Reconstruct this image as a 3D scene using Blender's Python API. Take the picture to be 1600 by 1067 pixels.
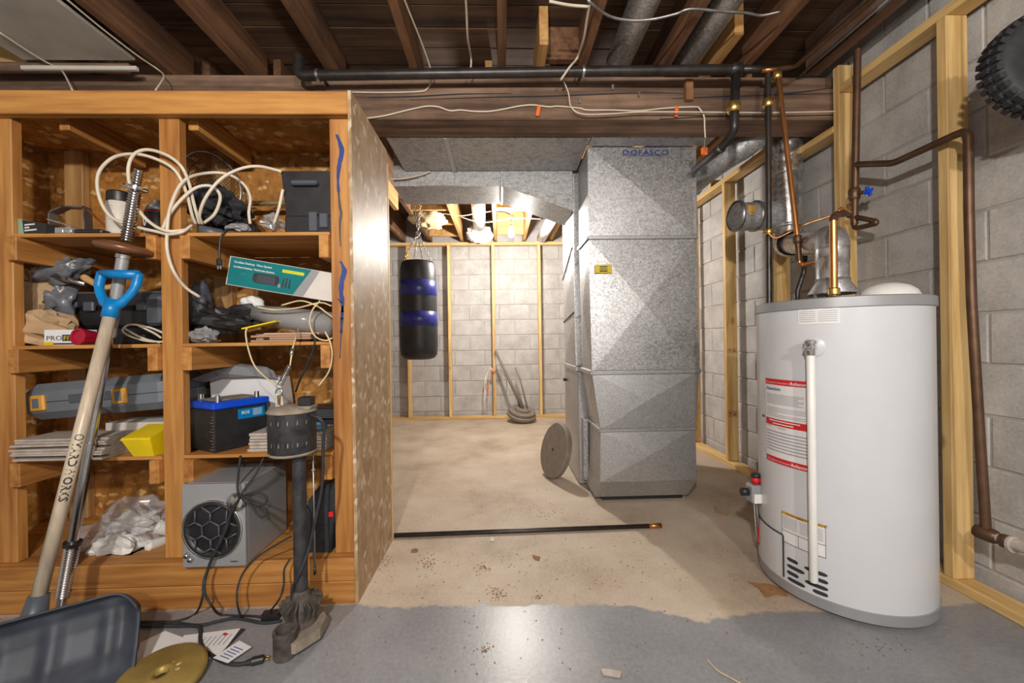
import bpy, math, random
from mathutils import Vector, Matrix, noise

for o in list(bpy.data.objects):
    bpy.data.objects.remove(o, do_unlink=True)
scene = bpy.context.scene
COL = scene.collection
R = math.radians
rnd = random.Random(7)

# ------------------------------------------------------------------ camera
# room axes: X right, Y into the room, Z up; the camera stands at X = Y = 0, 1.02 m above the floor
F_PX, EYE = 618.0, 1.02
_yaw, _pitch, _roll = R(1.67), R(-0.05), R(0.85)
_fw = Vector((math.sin(_yaw) * math.cos(_pitch), math.cos(_yaw) * math.cos(_pitch), math.sin(_pitch)))
_r0 = Vector((math.cos(_yaw), -math.sin(_yaw), 0))
_u0 = _r0.cross(_fw)
_r = math.cos(_roll) * _r0 - math.sin(_roll) * _u0
_u = _r.cross(_fw)
cam_d = bpy.data.cameras.new('camera')
cam_d.sensor_fit = 'HORIZONTAL'
cam_d.sensor_width = 36.0
cam_d.lens = F_PX / 1600 * 36.0
cam_d.clip_start = 0.02
cam = bpy.data.objects.new('camera', cam_d)
COL.objects.link(cam)
m = Matrix((_r, _u, -_fw)).transposed().to_4x4()
m.translation = (0, 0, EYE)
cam.matrix_world = m
scene.camera = cam

# ------------------------------------------------------------------ light and exposure
w = bpy.data.worlds.new('world')
scene.world = w
w.use_nodes = True
w.node_tree.nodes['Background'].inputs['Color'].default_value = (0.9, 0.92, 1.0, 1)
w.node_tree.nodes['Background'].inputs['Strength'].default_value = 0.05
FAR_BULB = (0.125, 4.02, 2.13)
NEAR_BULBS = [(-0.35, -0.75, 2.02), (0.75, -1.6, 2.05)]  # the second is an added fill lamp
FAR_W, NEAR_W = 56.0, (80.0, 56.0)
vs = scene.view_settings
vs.view_transform = 'Standard'
vs.look = 'None'
vs.exposure = 1.25
vs.gamma = 1.0
vs.use_curve_mapping = False

# ------------------------------------------------------------------ helpers
def _ray(x, y):
    return _fw * F_PX + _r * (x - 800) + _u * (533.5 - y)
def PY(x, y, Y):
    d = _ray(x, y); return Vector((0, 0, EYE)) + d * (Y / d.y)
def PX(x, y, X):
    d = _ray(x, y); return Vector((0, 0, EYE)) + d * (X / d.x)
def PZ(x, y, Z):
    d = _ray(x, y); return Vector((0, 0, EYE)) + d * ((Z - EYE) / d.z)

def wloc(o):
    v = Vector((0, 0, 0))
    while o is not None:
        v += o.location; o = o.parent
    return v

def frame_to(d):
    d = d.normalized()
    a = Vector((0, 0, 1)) if abs(d.z) < 0.9 else Vector((1, 0, 0))
    u = a.cross(d).normalized(); return u, d.cross(u)

class MB:
    def __init__(s): s.v, s.f = [], []
    def add(s, vs_, fs):
        b = len(s.v); s.v += [Vector(p) for p in vs_]; s.f += [tuple(i + b for i in f) for f in fs]; return s
    def box(s, x0, x1, y0, y1, z0, z1):
        return s.add([(x0,y0,z0),(x1,y0,z0),(x1,y1,z0),(x0,y1,z0),(x0,y0,z1),(x1,y0,z1),(x1,y1,z1),(x0,y1,z1)],
                     [(0,3,2,1),(4,5,6,7),(0,1,5,4),(1,2,6,5),(2,3,7,6),(3,0,4,7)])
    def obox(s, c, size, M=None):
        b = MB().box(-size[0]/2, size[0]/2, -size[1]/2, size[1]/2, -size[2]/2, size[2]/2)
        M = M or Matrix.Identity(3)
        return s.add([Vector(c) + M @ v for v in b.v], b.f)
    def bbox(s, x0, x1, y0, y1, z0, z1, b=0.004):
        """box with chamfered edges"""
        vs_, idx = [], {}
        for i, x in enumerate((x0, x1)):
            for j, y in enumerate((y0, y1)):
                for k, z in enumerate((z0, z1)):
                    for a in range(3):
                        p = [x, y, z]
                        for c in range(3):
                            if c != a:
                                p[c] += b * (1 if (i, j, k)[c] == 0 else -1)
                        idx[i, j, k, a] = len(vs_); vs_.append(p)
        fs = []
        for a in range(3):
            b1, c1 = (a + 1) % 3, (a + 2) % 3
            for sd in (0, 1):
                q = []
                for (p, r_) in ((0, 0), (1, 0), (1, 1), (0, 1)):
                    t = [0, 0, 0]; t[a] = sd; t[b1] = p; t[c1] = r_; q.append(idx[t[0], t[1], t[2], a])
                fs.append(tuple(q if sd else q[::-1]))
        for a in range(3):
            b1, c1 = (a + 1) % 3, (a + 2) % 3
            for p in (0, 1):
                for r_ in (0, 1):
                    t0 = [0,0,0]; t1 = [0,0,0]; t1[a] = 1
                    for t in (t0, t1): t[b1] = p; t[c1] = r_
                    q = [idx[(*t0, b1)], idx[(*t1, b1)], idx[(*t1, c1)], idx[(*t0, c1)]]
                    fs.append(tuple(q if p == r_ else q[::-1]))
        for i in (0,1):
            for j in (0,1):
                for k in (0,1):
                    q = (idx[i,j,k,0], idx[i,j,k,1], idx[i,j,k,2])
                    fs.append(q if (i + j + k) % 2 else q[::-1])
        return s.add(vs_, fs)
    def cyl(s, p0, p1, r0, r1=None, n=16, caps=True):
        p0, p1 = Vector(p0), Vector(p1); r1 = r0 if r1 is None else r1
        u, w_ = frame_to(p1 - p0); vs_ = []
        for p, r_ in ((p0, r0), (p1, r1)):
            for i in range(n):
                a = 2*math.pi*i/n; vs_.append(p + (u*math.cos(a) + w_*math.sin(a))*r_)
        fs = [(i, (i+1) % n, n+(i+1) % n, n+i) for i in range(n)]
        if caps: fs += [tuple(range(n))[::-1], tuple(range(n, 2*n))]
        return s.add(vs_, fs)
    def lathe(s, prof, p0, axis=(0,0,1), n=24, cap=True):
        """prof: (radius, height) pairs along axis from p0"""
        p0 = Vector(p0); ax = Vector(axis).normalized(); u, w_ = frame_to(ax); vs_ = []
        for r_, h in prof:
            for i in range(n):
                a = 2*math.pi*i/n; vs_.append(p0 + ax*h + (u*math.cos(a) + w_*math.sin(a))*max(r_, 1e-4))
        fs = []
        for k in range(len(prof)-1):
            for i in range(n):
                j = (i+1) % n; fs.append((k*n+i, k*n+j, (k+1)*n+j, (k+1)*n+i))
        if cap: fs += [tuple(range(n))[::-1], tuple(range((len(prof)-1)*n, len(prof)*n))]
        return s.add(vs_, fs)
    def tube(s, pts, r, n=8, closed=False, caps=True, flat=None):
        pts = [Vector(p) for p in pts]; N = len(pts); vs_ = []
        u = None
        for i, p in enumerate(pts):
            a = pts[(i-1) % N] if (closed or i > 0) else p
            b = pts[(i+1) % N] if (closed or i < N-1) else p
            d = (b - a)
            if d.length < 1e-9: d = Vector((0,0,1))
            d.normalize()
            if u is None: u, w_ = frame_to(d)
            else:
                u = (u - d*u.dot(d))
                if u.length < 1e-6: u, w_ = frame_to(d)
                u.normalize(); w_ = d.cross(u)
            rr = r[i] if isinstance(r, (list, tuple)) else r
            for k in range(n):
                t = 2*math.pi*k/n; vs_.append(p + u*math.cos(t)*rr + w_*math.sin(t)*rr)
        fs = []
        for i in range(N if closed else N-1):
            j = (i+1) % N
            for k in range(n):
                l = (k+1) % n; fs.append((i*n+k, i*n+l, j*n+l, j*n+k))
        if caps and not closed: fs += [tuple(range(n))[::-1], tuple(range((N-1)*n, N*n))]
        return s.add(vs_, fs)
    def prism(s, poly, M, t):
        """flat polygon (x, y) swept 0..t along local z, placed by 4x4 M"""
        n = len(poly)
        vs_ = [M @ Vector((x, y, 0)) for x, y in poly] + [M @ Vector((x, y, t)) for x, y in poly]
        return s.add(vs_, [tuple(range(n))[::-1], tuple(range(n, 2*n))] + [(i, (i+1) % n, n+(i+1) % n, n+i) for i in range(n)])
    def loft(s, rings, caps=True):
        n = len(rings[0]); vs_ = [Vector(p) for r_ in rings for p in r_]; fs = []
        for k in range(len(rings)-1):
            for i in range(n):
                j = (i+1) % n; fs.append((k*n+i, k*n+j, (k+1)*n+j, (k+1)*n+i))
        if caps: fs += [tuple(range(n))[::-1], tuple(range((len(rings)-1)*n, len(rings)*n))]
        return s.add(vs_, fs)
    def grid(s, fn, nu, nv):
        vs_ = [fn(i/nu, j/nv) for j in range(nv+1) for i in range(nu+1)]
        return s.add(vs_, [(j*(nu+1)+i, j*(nu+1)+i+1, (j+1)*(nu+1)+i+1, (j+1)*(nu+1)+i) for j in range(nv) for i in range(nu)])
    def blob(s, c, rad, amp=0.15, seed=0, n=18, fr=2.2, M=None, flat=None):
        """crumpled lump: displaced ellipsoid, flattened below flat (a world height)"""
        c = Vector(c); M = M or Matrix.Identity(3); vs_, fs = [], []
        m_ = n
        for j in range(n+1):
            th = math.pi*j/n
            for i in range(2*m_):
                ph = math.pi*i/m_
                d = Vector((math.sin(th)*math.cos(ph), math.sin(th)*math.sin(ph), math.cos(th)))
                q = d*fr + Vector((seed*3.1, seed*1.7, seed))
                k = 1 + amp*noise.noise(q) + amp*0.7*abs(noise.noise(q*2.3)) * -1 + amp*0.35*noise.noise(q*5)
                p = c + M @ Vector((d.x*rad[0]*k, d.y*rad[1]*k, d.z*rad[2]*k))
                if flat is not None and p.z < flat: p.z = flat
                vs_.append(p)
        for j in range(n):
            for i in range(2*m_):
                i2 = (i+1) % (2*m_); fs.append((j*2*m_+i, (j+1)*2*m_+i, (j+1)*2*m_+i2, j*2*m_+i2))
        return s.add(vs_, fs)
    def xf(s, M): s.v = [M @ p for p in s.v]; return s
    def build(s, name, mat, parent=None, smooth=False, origin=None, solid=0, angle=None):
        org = wloc(parent) if parent is not None else (Vector(origin) if origin is not None else None)
        if org is None:
            xs = [p.x for p in s.v]; ys = [p.y for p in s.v]; zs = [p.z for p in s.v]
            org = Vector(((min(xs)+max(xs))/2, (min(ys)+max(ys))/2, min(zs)))
        me = bpy.data.meshes.new(name)
        me.from_pydata([p - org for p in s.v], [], s.f)
        me.materials.append(mat)
        if smooth:
            me.polygons.foreach_set('use_smooth', [True]*len(me.polygons))
            if angle: me.set_sharp_from_angle(angle=R(angle))
        me.update()
        o = bpy.data.objects.new(name, me); COL.objects.link(o)
        if parent is not None: o.parent = parent
        else: o.location = org
        if solid:
            md = o.modifiers.new('thickness', 'SOLIDIFY'); md.thickness = solid; md.offset = 0
        return o

def tag(o, label, cat, group=None):
    o['label'] = label; o['category'] = cat
    if group: o['group'] = group
    return o
def thing(name, label, cat, base, group=None):
    o = bpy.data.objects.new(name, None); COL.objects.link(o); o.location = Vector(base); o.empty_display_size = 0.05
    return tag(o, label, cat, group)
def struct(o): o['kind'] = 'structure'; return o

def curve(pts, k=6):
    """Catmull-Rom through the points"""
    P = [Vector(p) for p in pts]; P = [2*P[0]-P[1]] + P + [2*P[-1]-P[-2]]; out = []
    for i in range(1, len(P)-2):
        for j in range(k):
            t = j/k; a, b, c, d = P[i-1:i+3]
            out.append(0.5*((2*b) + (c-a)*t + (2*a-5*b+4*c-d)*t*t + (3*b-a-3*c+d)*t**3))
    return out + [P[-2]]

def arc(c, p, q, n=6):
    """points from p to q turning round corner point c (quadratic)"""
    c, p, q = Vector(c), Vector(p), Vector(q)
    return [(1-t)**2*p + 2*t*(1-t)*c + t*t*q for t in [i/n for i in range(n+1)]]

def text(s, size, M, mat, parent, name='lettering', align='LEFT', bend=None, sx=1.0, bold=0.0):
    cu = bpy.data.curves.new('t', 'FONT'); cu.body = s; cu.size = size; cu.align_x = align; cu.offset = bold
    cu.resolution_u = 2
    ob = bpy.data.objects.new('t', cu); COL.objects.link(ob)
    dg = bpy.context.evaluated_depsgraph_get()
    me = bpy.data.meshes.new_from_object(ob.evaluated_get(dg))
    bpy.data.objects.remove(ob, do_unlink=True); bpy.data.curves.remove(cu)
    b = MB()
    vs_ = [Vector((v.co.x*sx, v.co.y, 0)) for v in me.vertices]
    vs_ = [bend(v) for v in vs_] if bend else [M @ v for v in vs_]
    b.add(vs_, [tuple(p.vertices) for p in me.polygons])
    bpy.data.meshes.remove(me)
    return b.build(name, mat, parent)

def basis(o, ex, ey):
    """4x4 from origin and two in-plane directions"""
    ex = Vector(ex).normalized(); ez = ex.cross(Vector(ey)).normalized(); ey = ez.cross(ex)
    m_ = Matrix((ex, ey, ez)).transposed().to_4x4(); m_.translation = Vector(o); return m_

# ------------------------------------------------------------------ materials
def new_mat(name):
    m_ = bpy.data.materials.new(name); m_.use_nodes = True
    nt = m_.node_tree; return m_, nt, nt.nodes, nt.links, nt.nodes['Principled BSDF']
def c4(c): return (c[0], c[1], c[2], 1)
def coords(N, L, stretch=(1,1,1), jitter=0.0):
    g = N.new('ShaderNodeNewGeometry'); src = g.outputs['Position']
    if jitter:
        oi = N.new('ShaderNodeObjectInfo'); vm = N.new('ShaderNodeVectorMath'); vm.operation = 'MULTIPLY_ADD'
        vm.inputs[1].default_value = (jitter, jitter*0.7, jitter*1.3)
        L.new(oi.outputs['Random'], vm.inputs[0]); L.new(src, vm.inputs[2]); src = vm.outputs[0]
    mp = N.new('ShaderNodeMapping'); mp.inputs['Scale'].default_value = stretch
    L.new(src, mp.inputs['Vector']); return mp.outputs[0]
def noise_n(N, L, vec, scale, detail=4, rough=0.55):
    t = N.new('ShaderNodeTexNoise'); t.inputs['Scale'].default_value = scale; t.inputs['Detail'].default_value = detail
    t.inputs['Roughness'].default_value = rough; L.new(vec, t.inputs['Vector']); return t.outputs['Fac']
def ramp(N, L, fac, stops):
    r_ = N.new('ShaderNodeValToRGB'); e = r_.color_ramp.elements
    while len(e) < len(stops): e.new(0.5)
    for i, (p, c) in enumerate(stops): e[i].position = p; e[i].color = c4(c)
    L.new(fac, r_.inputs[0]); return r_.outputs['Color']
def bump(N, L, B, h, strength, dist=0.01):
    b = N.new('ShaderNodeBump'); b.inputs['Strength'].default_value = strength; b.inputs['Distance'].default_value = dist
    L.new(h, b.inputs['Height']); L.new(b.outputs[0], B.inputs['Normal'])
def mixc(N, L, fac, a, b, blend='MIX'):
    x = N.new('ShaderNodeMix'); x.data_type = 'RGBA'; x.blend_type = blend
    for k, v in ((0, fac), (6, a), (7, b)):
        if isinstance(v, (int, float)): x.inputs[k].default_value = v
        elif isinstance(v, tuple): x.inputs[k].default_value = c4(v)
        else: L.new(v, x.inputs[k])
    return x.outputs[2]
def math_n(N, L, op, a, b=None):
    x = N.new('ShaderNodeMath'); x.operation = op
    for k, v in ((0, a), (1, b)):
        if v is None: continue
        if isinstance(v, (int, float)): x.inputs[k].default_value = v
        else: L.new(v, x.inputs[k])
    return x.outputs[0]

def plain(name, col, rough=0.5, metal=0.0, var=0.12, scale=14, bmp=0.0, bscale=60, alpha=1.0, trans=0.0, emit=0, coat=0):
    m_, nt, N, L, B = new_mat(name)
    vec = coords(N, L)
    f = noise_n(N, L, vec, scale)
    a = tuple(max(0, c*(1-var)) for c in col); b = tuple(min(1, c*(1+var)) for c in col)
    L.new(ramp(N, L, f, [(0.3, a), (0.7, b)]), B.inputs['Base Color'])
    B.inputs['Roughness'].default_value = rough; B.inputs['Metallic'].default_value = metal
    if bmp: bump(N, L, B, noise_n(N, L, vec, bscale, 3), bmp, 0.004)
    if alpha < 1: B.inputs['Alpha'].default_value = alpha
    if trans: B.inputs['Transmission Weight'].default_value = trans; B.inputs['IOR'].default_value = 1.15
    if coat: B.inputs['Coat Weight'].default_value = coat
    if emit: B.inputs['Emission Color'].default_value = c4(col); B.inputs['Emission Strength'].default_value = emit
    return m_

def wood(name, dark, light, axis, rough=0.55, sc=34, knots=0.0, bmp=0.15, grime=None):
    m_, nt, N, L, B = new_mat(name)
    st = [1, 1, 1]; st[axis] = 0.07
    vec = coords(N, L, tuple(st), 9.0)
    f = noise_n(N, L, vec, sc, 5, 0.6)
    f2 = noise_n(N, L, vec, sc*0.25, 3)
    s_ = math_n(N, L, 'ADD', math_n(N, L, 'MULTIPLY', f, 0.6), math_n(N, L, 'MULTIPLY', f2, 0.4))
    mid = tuple((a+b)/2 for a, b in zip(dark, light))
    c = ramp(N, L, s_, [(0.36, dark), (0.5, mid), (0.64, light)])
    if knots:
        v = N.new('ShaderNodeTexVoronoi'); v.inputs['Scale'].default_value = 3.2
        st2 = [1, 1, 1]; st2[axis] = 0.55
        L.new(coords(N, L, tuple(st2), 5.0), v.inputs['Vector'])
        k = ramp(N, L, v.outputs['Distance'], [(0.03, (1,1,1)), (0.07, (0,0,0))])
        c = mixc(N, L, math_n(N, L, 'MULTIPLY', k, knots), c, tuple(x*0.35 for x in dark))
    if grime:
        g = ramp(N, L, noise_n(N, L, coords(N, L), 3.0, 6, 0.65), [(0.45, (0,0,0)), (0.7, (1,1,1))])
        c = mixc(N, L, math_n(N, L, 'MULTIPLY', g, 0.6), c, grime)
    L.new(c, B.inputs['Base Color']); B.inputs['Roughness'].default_value = rough
    bump(N, L, B, f, bmp, 0.003)
    return m_

def osb(name, tones, st, rough=0.6, sc=30):
    """strand board: noisy brown ground with flakes of several tones in three directions"""
    m_, nt, N, L, B = new_mat(name)
    vec = coords(N, L, st)
    g = noise_n(N, L, vec, 16, 6, 0.7)
    c = ramp(N, L, g, [(0.33, tones[0]), (0.5, tones[1]), (0.66, tones[2])])
    hs = None
    for k, (s_, st2, ro) in enumerate(((sc, (0.55, 0.55, 1.5), 0.5), (sc*1.2, (1.3, 1.3, 0.5), -0.7), (sc*0.8, (1.0, 1.0, 0.75), 1.2))):
        w_ = N.new('ShaderNodeTexNoise'); w_.inputs['Scale'].default_value = 22; L.new(vec, w_.inputs['Vector'])
        mv = N.new('ShaderNodeVectorMath'); mv.operation = 'MULTIPLY_ADD'; mv.inputs[1].default_value = (0.05, 0.05, 0.05)
        L.new(w_.outputs['Color'], mv.inputs[0]); L.new(vec, mv.inputs[2])
        mp = N.new('ShaderNodeMapping'); mp.inputs['Scale'].default_value = st2; mp.inputs['Rotation'].default_value = (ro, ro*0.8, 0); mp.inputs['Location'].default_value = (k*3.3, 1.7*k, 0)
        L.new(mv.outputs[0], mp.inputs['Vector'])
        v = N.new('ShaderNodeTexVoronoi'); v.inputs['Scale'].default_value = s_; L.new(mp.outputs[0], v.inputs['Vector'])
        sp = N.new('ShaderNodeSeparateColor'); L.new(v.outputs['Color'], sp.inputs[0])
        pick = ramp(N, L, sp.outputs[0], [(0.62, (0, 0, 0)), (0.76, (0.9, 0.9, 0.9))])
        shape = ramp(N, L, v.outputs['Distance'], [(0.35, (1, 1, 1)), (0.55, (0, 0, 0))])
        c = mixc(N, L, math_n(N, L, 'MULTIPLY', pick, shape), c, tones[(3, 1, 2)[k]])
    fine = noise_n(N, L, coords(N, L, (1, 1, 0.25)), 110, 3)
    c = mixc(N, L, 0.45, c, ramp(N, L, fine, [(0.3, (0.4, 0.4, 0.4)), (0.7, (1, 1, 1))]), 'MULTIPLY')
    L.new(c, B.inputs['Base Color']); B.inputs['Roughness'].default_value = rough
    bump(N, L, B, g, 0.3, 0.003)
    return m_

def galv(name, lo, hi, rough=0.36, metal=0.85, sc=85, grime=0.0, bmp=0.03):
    m_, nt, N, L, B = new_mat(name)
    vec = coords(N, L)
    v = N.new('ShaderNodeTexVoronoi'); v.inputs['Scale'].default_value = sc; L.new(vec, v.inputs['Vector'])
    sp = N.new('ShaderNodeSeparateColor'); L.new(v.outputs['Color'], sp.inputs[0])
    big = noise_n(N, L, vec, 4.0, 5, 0.6)
    f = math_n(N, L, 'ADD', math_n(N, L, 'MULTIPLY', sp.outputs[0], 0.55), math_n(N, L, 'MULTIPLY', big, 0.45))
    c = ramp(N, L, f, [(0.2, (lo,)*3), (0.75, (hi, hi, hi*1.02))])
    if grime:
        g = ramp(N, L, noise_n(N, L, coords(N, L, (1, 1, 3)), 22, 6, 0.7), [(0.5, (0,0,0)), (0.68, (1,1,1))])
        c = mixc(N, L, math_n(N, L, 'MULTIPLY', g, grime), c, (0.09, 0.08, 0.07))
    L.new(c, B.inputs['Base Color']); B.inputs['Metallic'].default_value = metal
    r_ = math_n(N, L, 'ADD', math_n(N, L, 'MULTIPLY', sp.outputs[1], 0.14), rough - 0.07)
    L.new(r_, B.inputs['Roughness'])
    bump(N, L, B, big, bmp, 0.02)
    return m_

def concrete(name, lo, hi, stain=(0.10, 0.09, 0.08), amt=0.35, rough=0.85, fine=90, bm=0.35, jit=0.0):
    m_, nt, N, L, B = new_mat(name)
    vec = coords(N, L, (1, 1, 1), jit)
    f = noise_n(N, L, vec, 5, 6, 0.65); g = noise_n(N, L, vec, fine, 4, 0.6)
    s_ = math_n(N, L, 'ADD', math_n(N, L, 'MULTIPLY', f, 0.65), math_n(N, L, 'MULTIPLY', g, 0.35))
    c = ramp(N, L, s_, [(0.35, lo), (0.62, hi)])
    d = ramp(N, L, noise_n(N, L, coords(N, L, (1, 1, 0.45)), 3.2, 8, 0.7), [(0.55, (0,0,0)), (0.75, (1,1,1))])
    c = mixc(N, L, math_n(N, L, 'MULTIPLY', d, amt), c, stain)
    p = N.new('ShaderNodeTexVoronoi'); p.inputs['Scale'].default_value = 55; L.new(vec, p.inputs['Vector'])
    pits = ramp(N, L, p.outputs['Distance'], [(0.05, (1,1,1)), (0.13, (0,0,0))])
    c = mixc(N, L, math_n(N, L, 'MULTIPLY', pits, 0.35), c, stain)
    L.new(c, B.inputs['Base Color']); B.inputs['Roughness'].default_value = rough
    bump(N, L, B, g, bm, 0.004)
    return m_

MT = {}
MT['stud_x'] = wood('pine_stud_x', (0.50, 0.29, 0.09), (0.80, 0.56, 0.25), 0, knots=0.6)
MT['stud_y'] = wood('pine_stud_y', (0.50, 0.29, 0.09), (0.80, 0.56, 0.25), 1, knots=0.6)
MT['stud_z'] = wood('pine_stud_z', (0.50, 0.29, 0.09), (0.80, 0.56, 0.25), 2, knots=0.6)
MT['shelf_x'] = wood('stained_pine_x', (0.29, 0.105, 0.022), (0.56, 0.27, 0.07), 0, knots=0.7)
MT['shelf_y'] = wood('stained_pine_y', (0.29, 0.105, 0.022), (0.56, 0.27, 0.07), 1, knots=0.7)
MT['shelf_z'] = wood('stained_pine_z', (0.29, 0.105, 0.022), (0.56, 0.27, 0.07), 2, knots=0.7)
MT['backstud_z'] = wood('pale_back_stud_z', (0.30, 0.15, 0.05), (0.50, 0.30, 0.12), 2)
MT['beam'] = wood('old_beam', (0.085, 0.045, 0.028), (0.33, 0.205, 0.135), 0, 0.8, 22, grime=(0.05, 0.03, 0.02), bmp=0.5)
MT['joist'] = wood('old_joist', (0.10, 0.042, 0.02), (0.27, 0.13, 0.06), 1, 0.75, 30, grime=(0.04, 0.022, 0.015))
MT['joist_new'] = wood('pale_joist', (0.42, 0.20, 0.06), (0.66, 0.40, 0.15), 1, 0.65, 30)
MT['joist_rot'] = wood('rotten_joist', (0.05, 0.025, 0.018), (0.22, 0.11, 0.06), 1, 0.9, 16, grime=(0.28, 0.22, 0.18), bmp=1.0)
MT['subfloor'] = wood('subfloor_plank', (0.045, 0.022, 0.012), (0.17, 0.09, 0.045), 0, 0.85, 20, knots=0.5, grime=(0.02, 0.013, 0.01))
MT['osb'] = osb('osb_orange', [(0.22, 0.08, 0.012), (0.40, 0.165, 0.028), (0.52, 0.24, 0.05), (0.74, 0.48, 0.21)], (1, 1, 1))
MT['osb_side'] = osb('osb_tan', [(0.30, 0.17, 0.075), (0.43, 0.27, 0.135), (0.52, 0.36, 0.21), (0.72, 0.60, 0.46)], (1, 1, 0.45), 0.5, 42)
MT['galv'] = galv('galvanized', 0.36, 0.64, 0.43, 0.85, 120)
MT['galv_old'] = galv('galvanized_dusty', 0.34, 0.52, 0.5, 0.5, 110, grime=0.5)
MT['galv_dull'] = galv('galvanized_dull', 0.38, 0.54, 0.43, 0.8, 170)
MT['alum'] = galv('aluminium', 0.5, 0.8, 0.28, 0.95, 40)
MT['block'] = concrete('grey_block', (0.33, 0.315, 0.30), (0.52, 0.50, 0.485), jit=3.0)
MT['mortar'] = concrete('mortar', (0.30, 0.285, 0.27), (0.46, 0.44, 0.42))
MT['iron'] = plain('black_iron', (0.055, 0.048, 0.046), 0.38, 0.6, 0.3, 20)
MT['brown_pipe'] = plain('tarnished_copper', (0.13, 0.07, 0.04), 0.45, 0.6, 0.3, 15)
MT['copper'] = plain('copper', (0.62, 0.28, 0.10), 0.3, 0.9, 0.25, 10)
MT['brass'] = plain('brass', (0.62, 0.42, 0.13), 0.3, 0.9, 0.25, 30)
MT['chrome'] = plain('chrome', (0.62, 0.62, 0.63), 0.2, 1.0, 0.15, 12)
MT['steel'] = plain('steel', (0.36, 0.35, 0.34), 0.4, 0.9, 0.3, 20)
MT['heater'] = plain('heater_enamel', (0.60, 0.61, 0.64), 0.32, 0.0, 0.03, 5, coat=0.2)
MT['white'] = plain('white_plastic', (0.78, 0.77, 0.74), 0.4, 0, 0.05)
MT['cream'] = plain('cream_cable', (0.66, 0.58, 0.46), 0.45, 0, 0.1)
MT['paper'] = plain('paper', (0.74, 0.73, 0.73), 0.7, 0, 0.04)
MT['black'] = plain('black_plastic', (0.018, 0.018, 0.02), 0.42, 0, 0.3, 20)
MT['rubber'] = plain('black_rubber', (0.022, 0.022, 0.026), 0.65, 0, 0.4, 30, 0.3)
MT['cloth'] = plain('black_cloth', (0.022, 0.023, 0.027), 0.9, 0, 0.4, 40, 0.5, 200)
MT['dgrey'] = plain('dark_grey_plastic', (0.075, 0.085, 0.105), 0.42, 0, 0.15, 8)
MT['blade'] = plain('shovel_plastic', (0.036, 0.043, 0.06), 0.55, 0, 0.3, 14)
MT['darkred'] = plain('dark_hub', (0.045, 0.012, 0.016), 0.5)
MT['mgrey'] = plain('mid_grey_plastic', (0.145, 0.165, 0.19), 0.42, 0, 0.12, 8)
MT['silver'] = plain('silver_plastic', (0.33, 0.335, 0.35), 0.4, 0.25, 0.05, 6)
MT['blue'] = plain('blue_plastic', (0.0, 0.19, 0.50), 0.35, 0, 0.1)
MT['royal'] = plain('royal_blue', (0.004, 0.07, 0.62), 0.35, 0, 0.12)
MT['navy'] = plain('navy_vinyl', (0.025, 0.03, 0.20), 0.3, 0, 0.3, 20)
MT['vinyl'] = plain('black_vinyl', (0.02, 0.021, 0.024), 0.42, 0, 0.4, 12, 0.2)
MT['yellow'] = plain('yellow_plastic', (0.72, 0.53, 0.005), 0.4, 0, 0.08)
MT['orange'] = plain('orange_latch', (0.66, 0.32, 0.04), 0.45)
MT['ribbon'] = plain('orange_tape', (0.85, 0.16, 0.02), 0.5)
MT['red'] = plain('label_red', (0.60, 0.015, 0.02), 0.5, 0, 0.05)
MT['crimson'] = plain('crimson_plastic', (0.38, 0.004, 0.03), 0.35)
MT['teal'] = plain('teal_print', (0.0, 0.17, 0.185), 0.4, 0, 0.15, 5)
MT['lime'] = plain('lime_print', (0.45, 0.62, 0.06), 0.5)
MT['amber'] = plain('amber_print', (0.75, 0.36, 0.03), 0.5)
MT['ink'] = plain('ink', (0.03, 0.03, 0.035), 0.6)
MT['inkgrey'] = plain('grey_ink', (0.30, 0.31, 0.36), 0.6)
MT['inkblue'] = plain('blue_ink', (0.05, 0.08, 0.33), 0.6)
MT['kraft'] = plain('kraft_paper', (0.46, 0.31, 0.175), 0.8, 0, 0.2, 10, 0.3, 40)
MT['poly_grey'] = plain('grey_plastic_bag', (0.15, 0.155, 0.175), 0.25, 0, 0.35, 18, 0.4, 50)
MT['film'] = plain('clear_film', (0.72, 0.70, 0.70), 0.12, 0, 0.05, alpha=0.28)
MT['film2'] = plain('clear_wrap', (0.45, 0.45, 0.46), 0.15, 0, 0.2, alpha=0.5)
MT['gold'] = plain('gold_paint', (0.38, 0.265, 0.075), 0.5, 0.4, 0.22, 14)
MT['bronze'] = plain('brown_enamel', (0.20, 0.085, 0.04), 0.3, 0.3, 0.2, 10)
MT['plate_grey'] = plain('grey_plate', (0.20, 0.165, 0.135), 0.65, 0, 0.15, 20)
MT['tilew'] = plain('laminate_tile', (0.44, 0.38, 0.33), 0.6, 0, 0.2, 30)
MT['shim'] = wood('cedar_shim', (0.32, 0.18, 0.11), (0.56, 0.38, 0.27), 0, 0.7)
MT['handle'] = wood('ash_handle', (0.37, 0.30, 0.23), (0.60, 0.50, 0.37), 2, 0.35, 60)
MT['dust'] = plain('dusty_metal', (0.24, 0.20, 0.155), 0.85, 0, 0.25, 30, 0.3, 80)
MT['pumpblk'] = plain('worn_black_paint', (0.035, 0.035, 0.037), 0.55, 0.2, 0.6, 25, 0.3, 60)
MT['grime'] = plain('grimy_casting', (0.085, 0.072, 0.06), 0.7, 0.1, 0.5, 30, 0.4, 70)
MT['insul'] = plain('insulation', (0.62, 0.50, 0.30), 0.95, 0, 0.2, 20, 0.8, 40)
MT['wrapw'] = plain('white_wrap', (0.78, 0.78, 0.77), 0.35, 0, 0.08, 10, 0.4, 25)
MT['leaf'] = plain('dry_leaf', (0.28, 0.14, 0.06), 0.8, 0, 0.3, 30)
MT['spraypaint'] = plain('blue_spray_paint', (0.02, 0.045, 0.22), 0.5, 0, 0.2)
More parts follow.
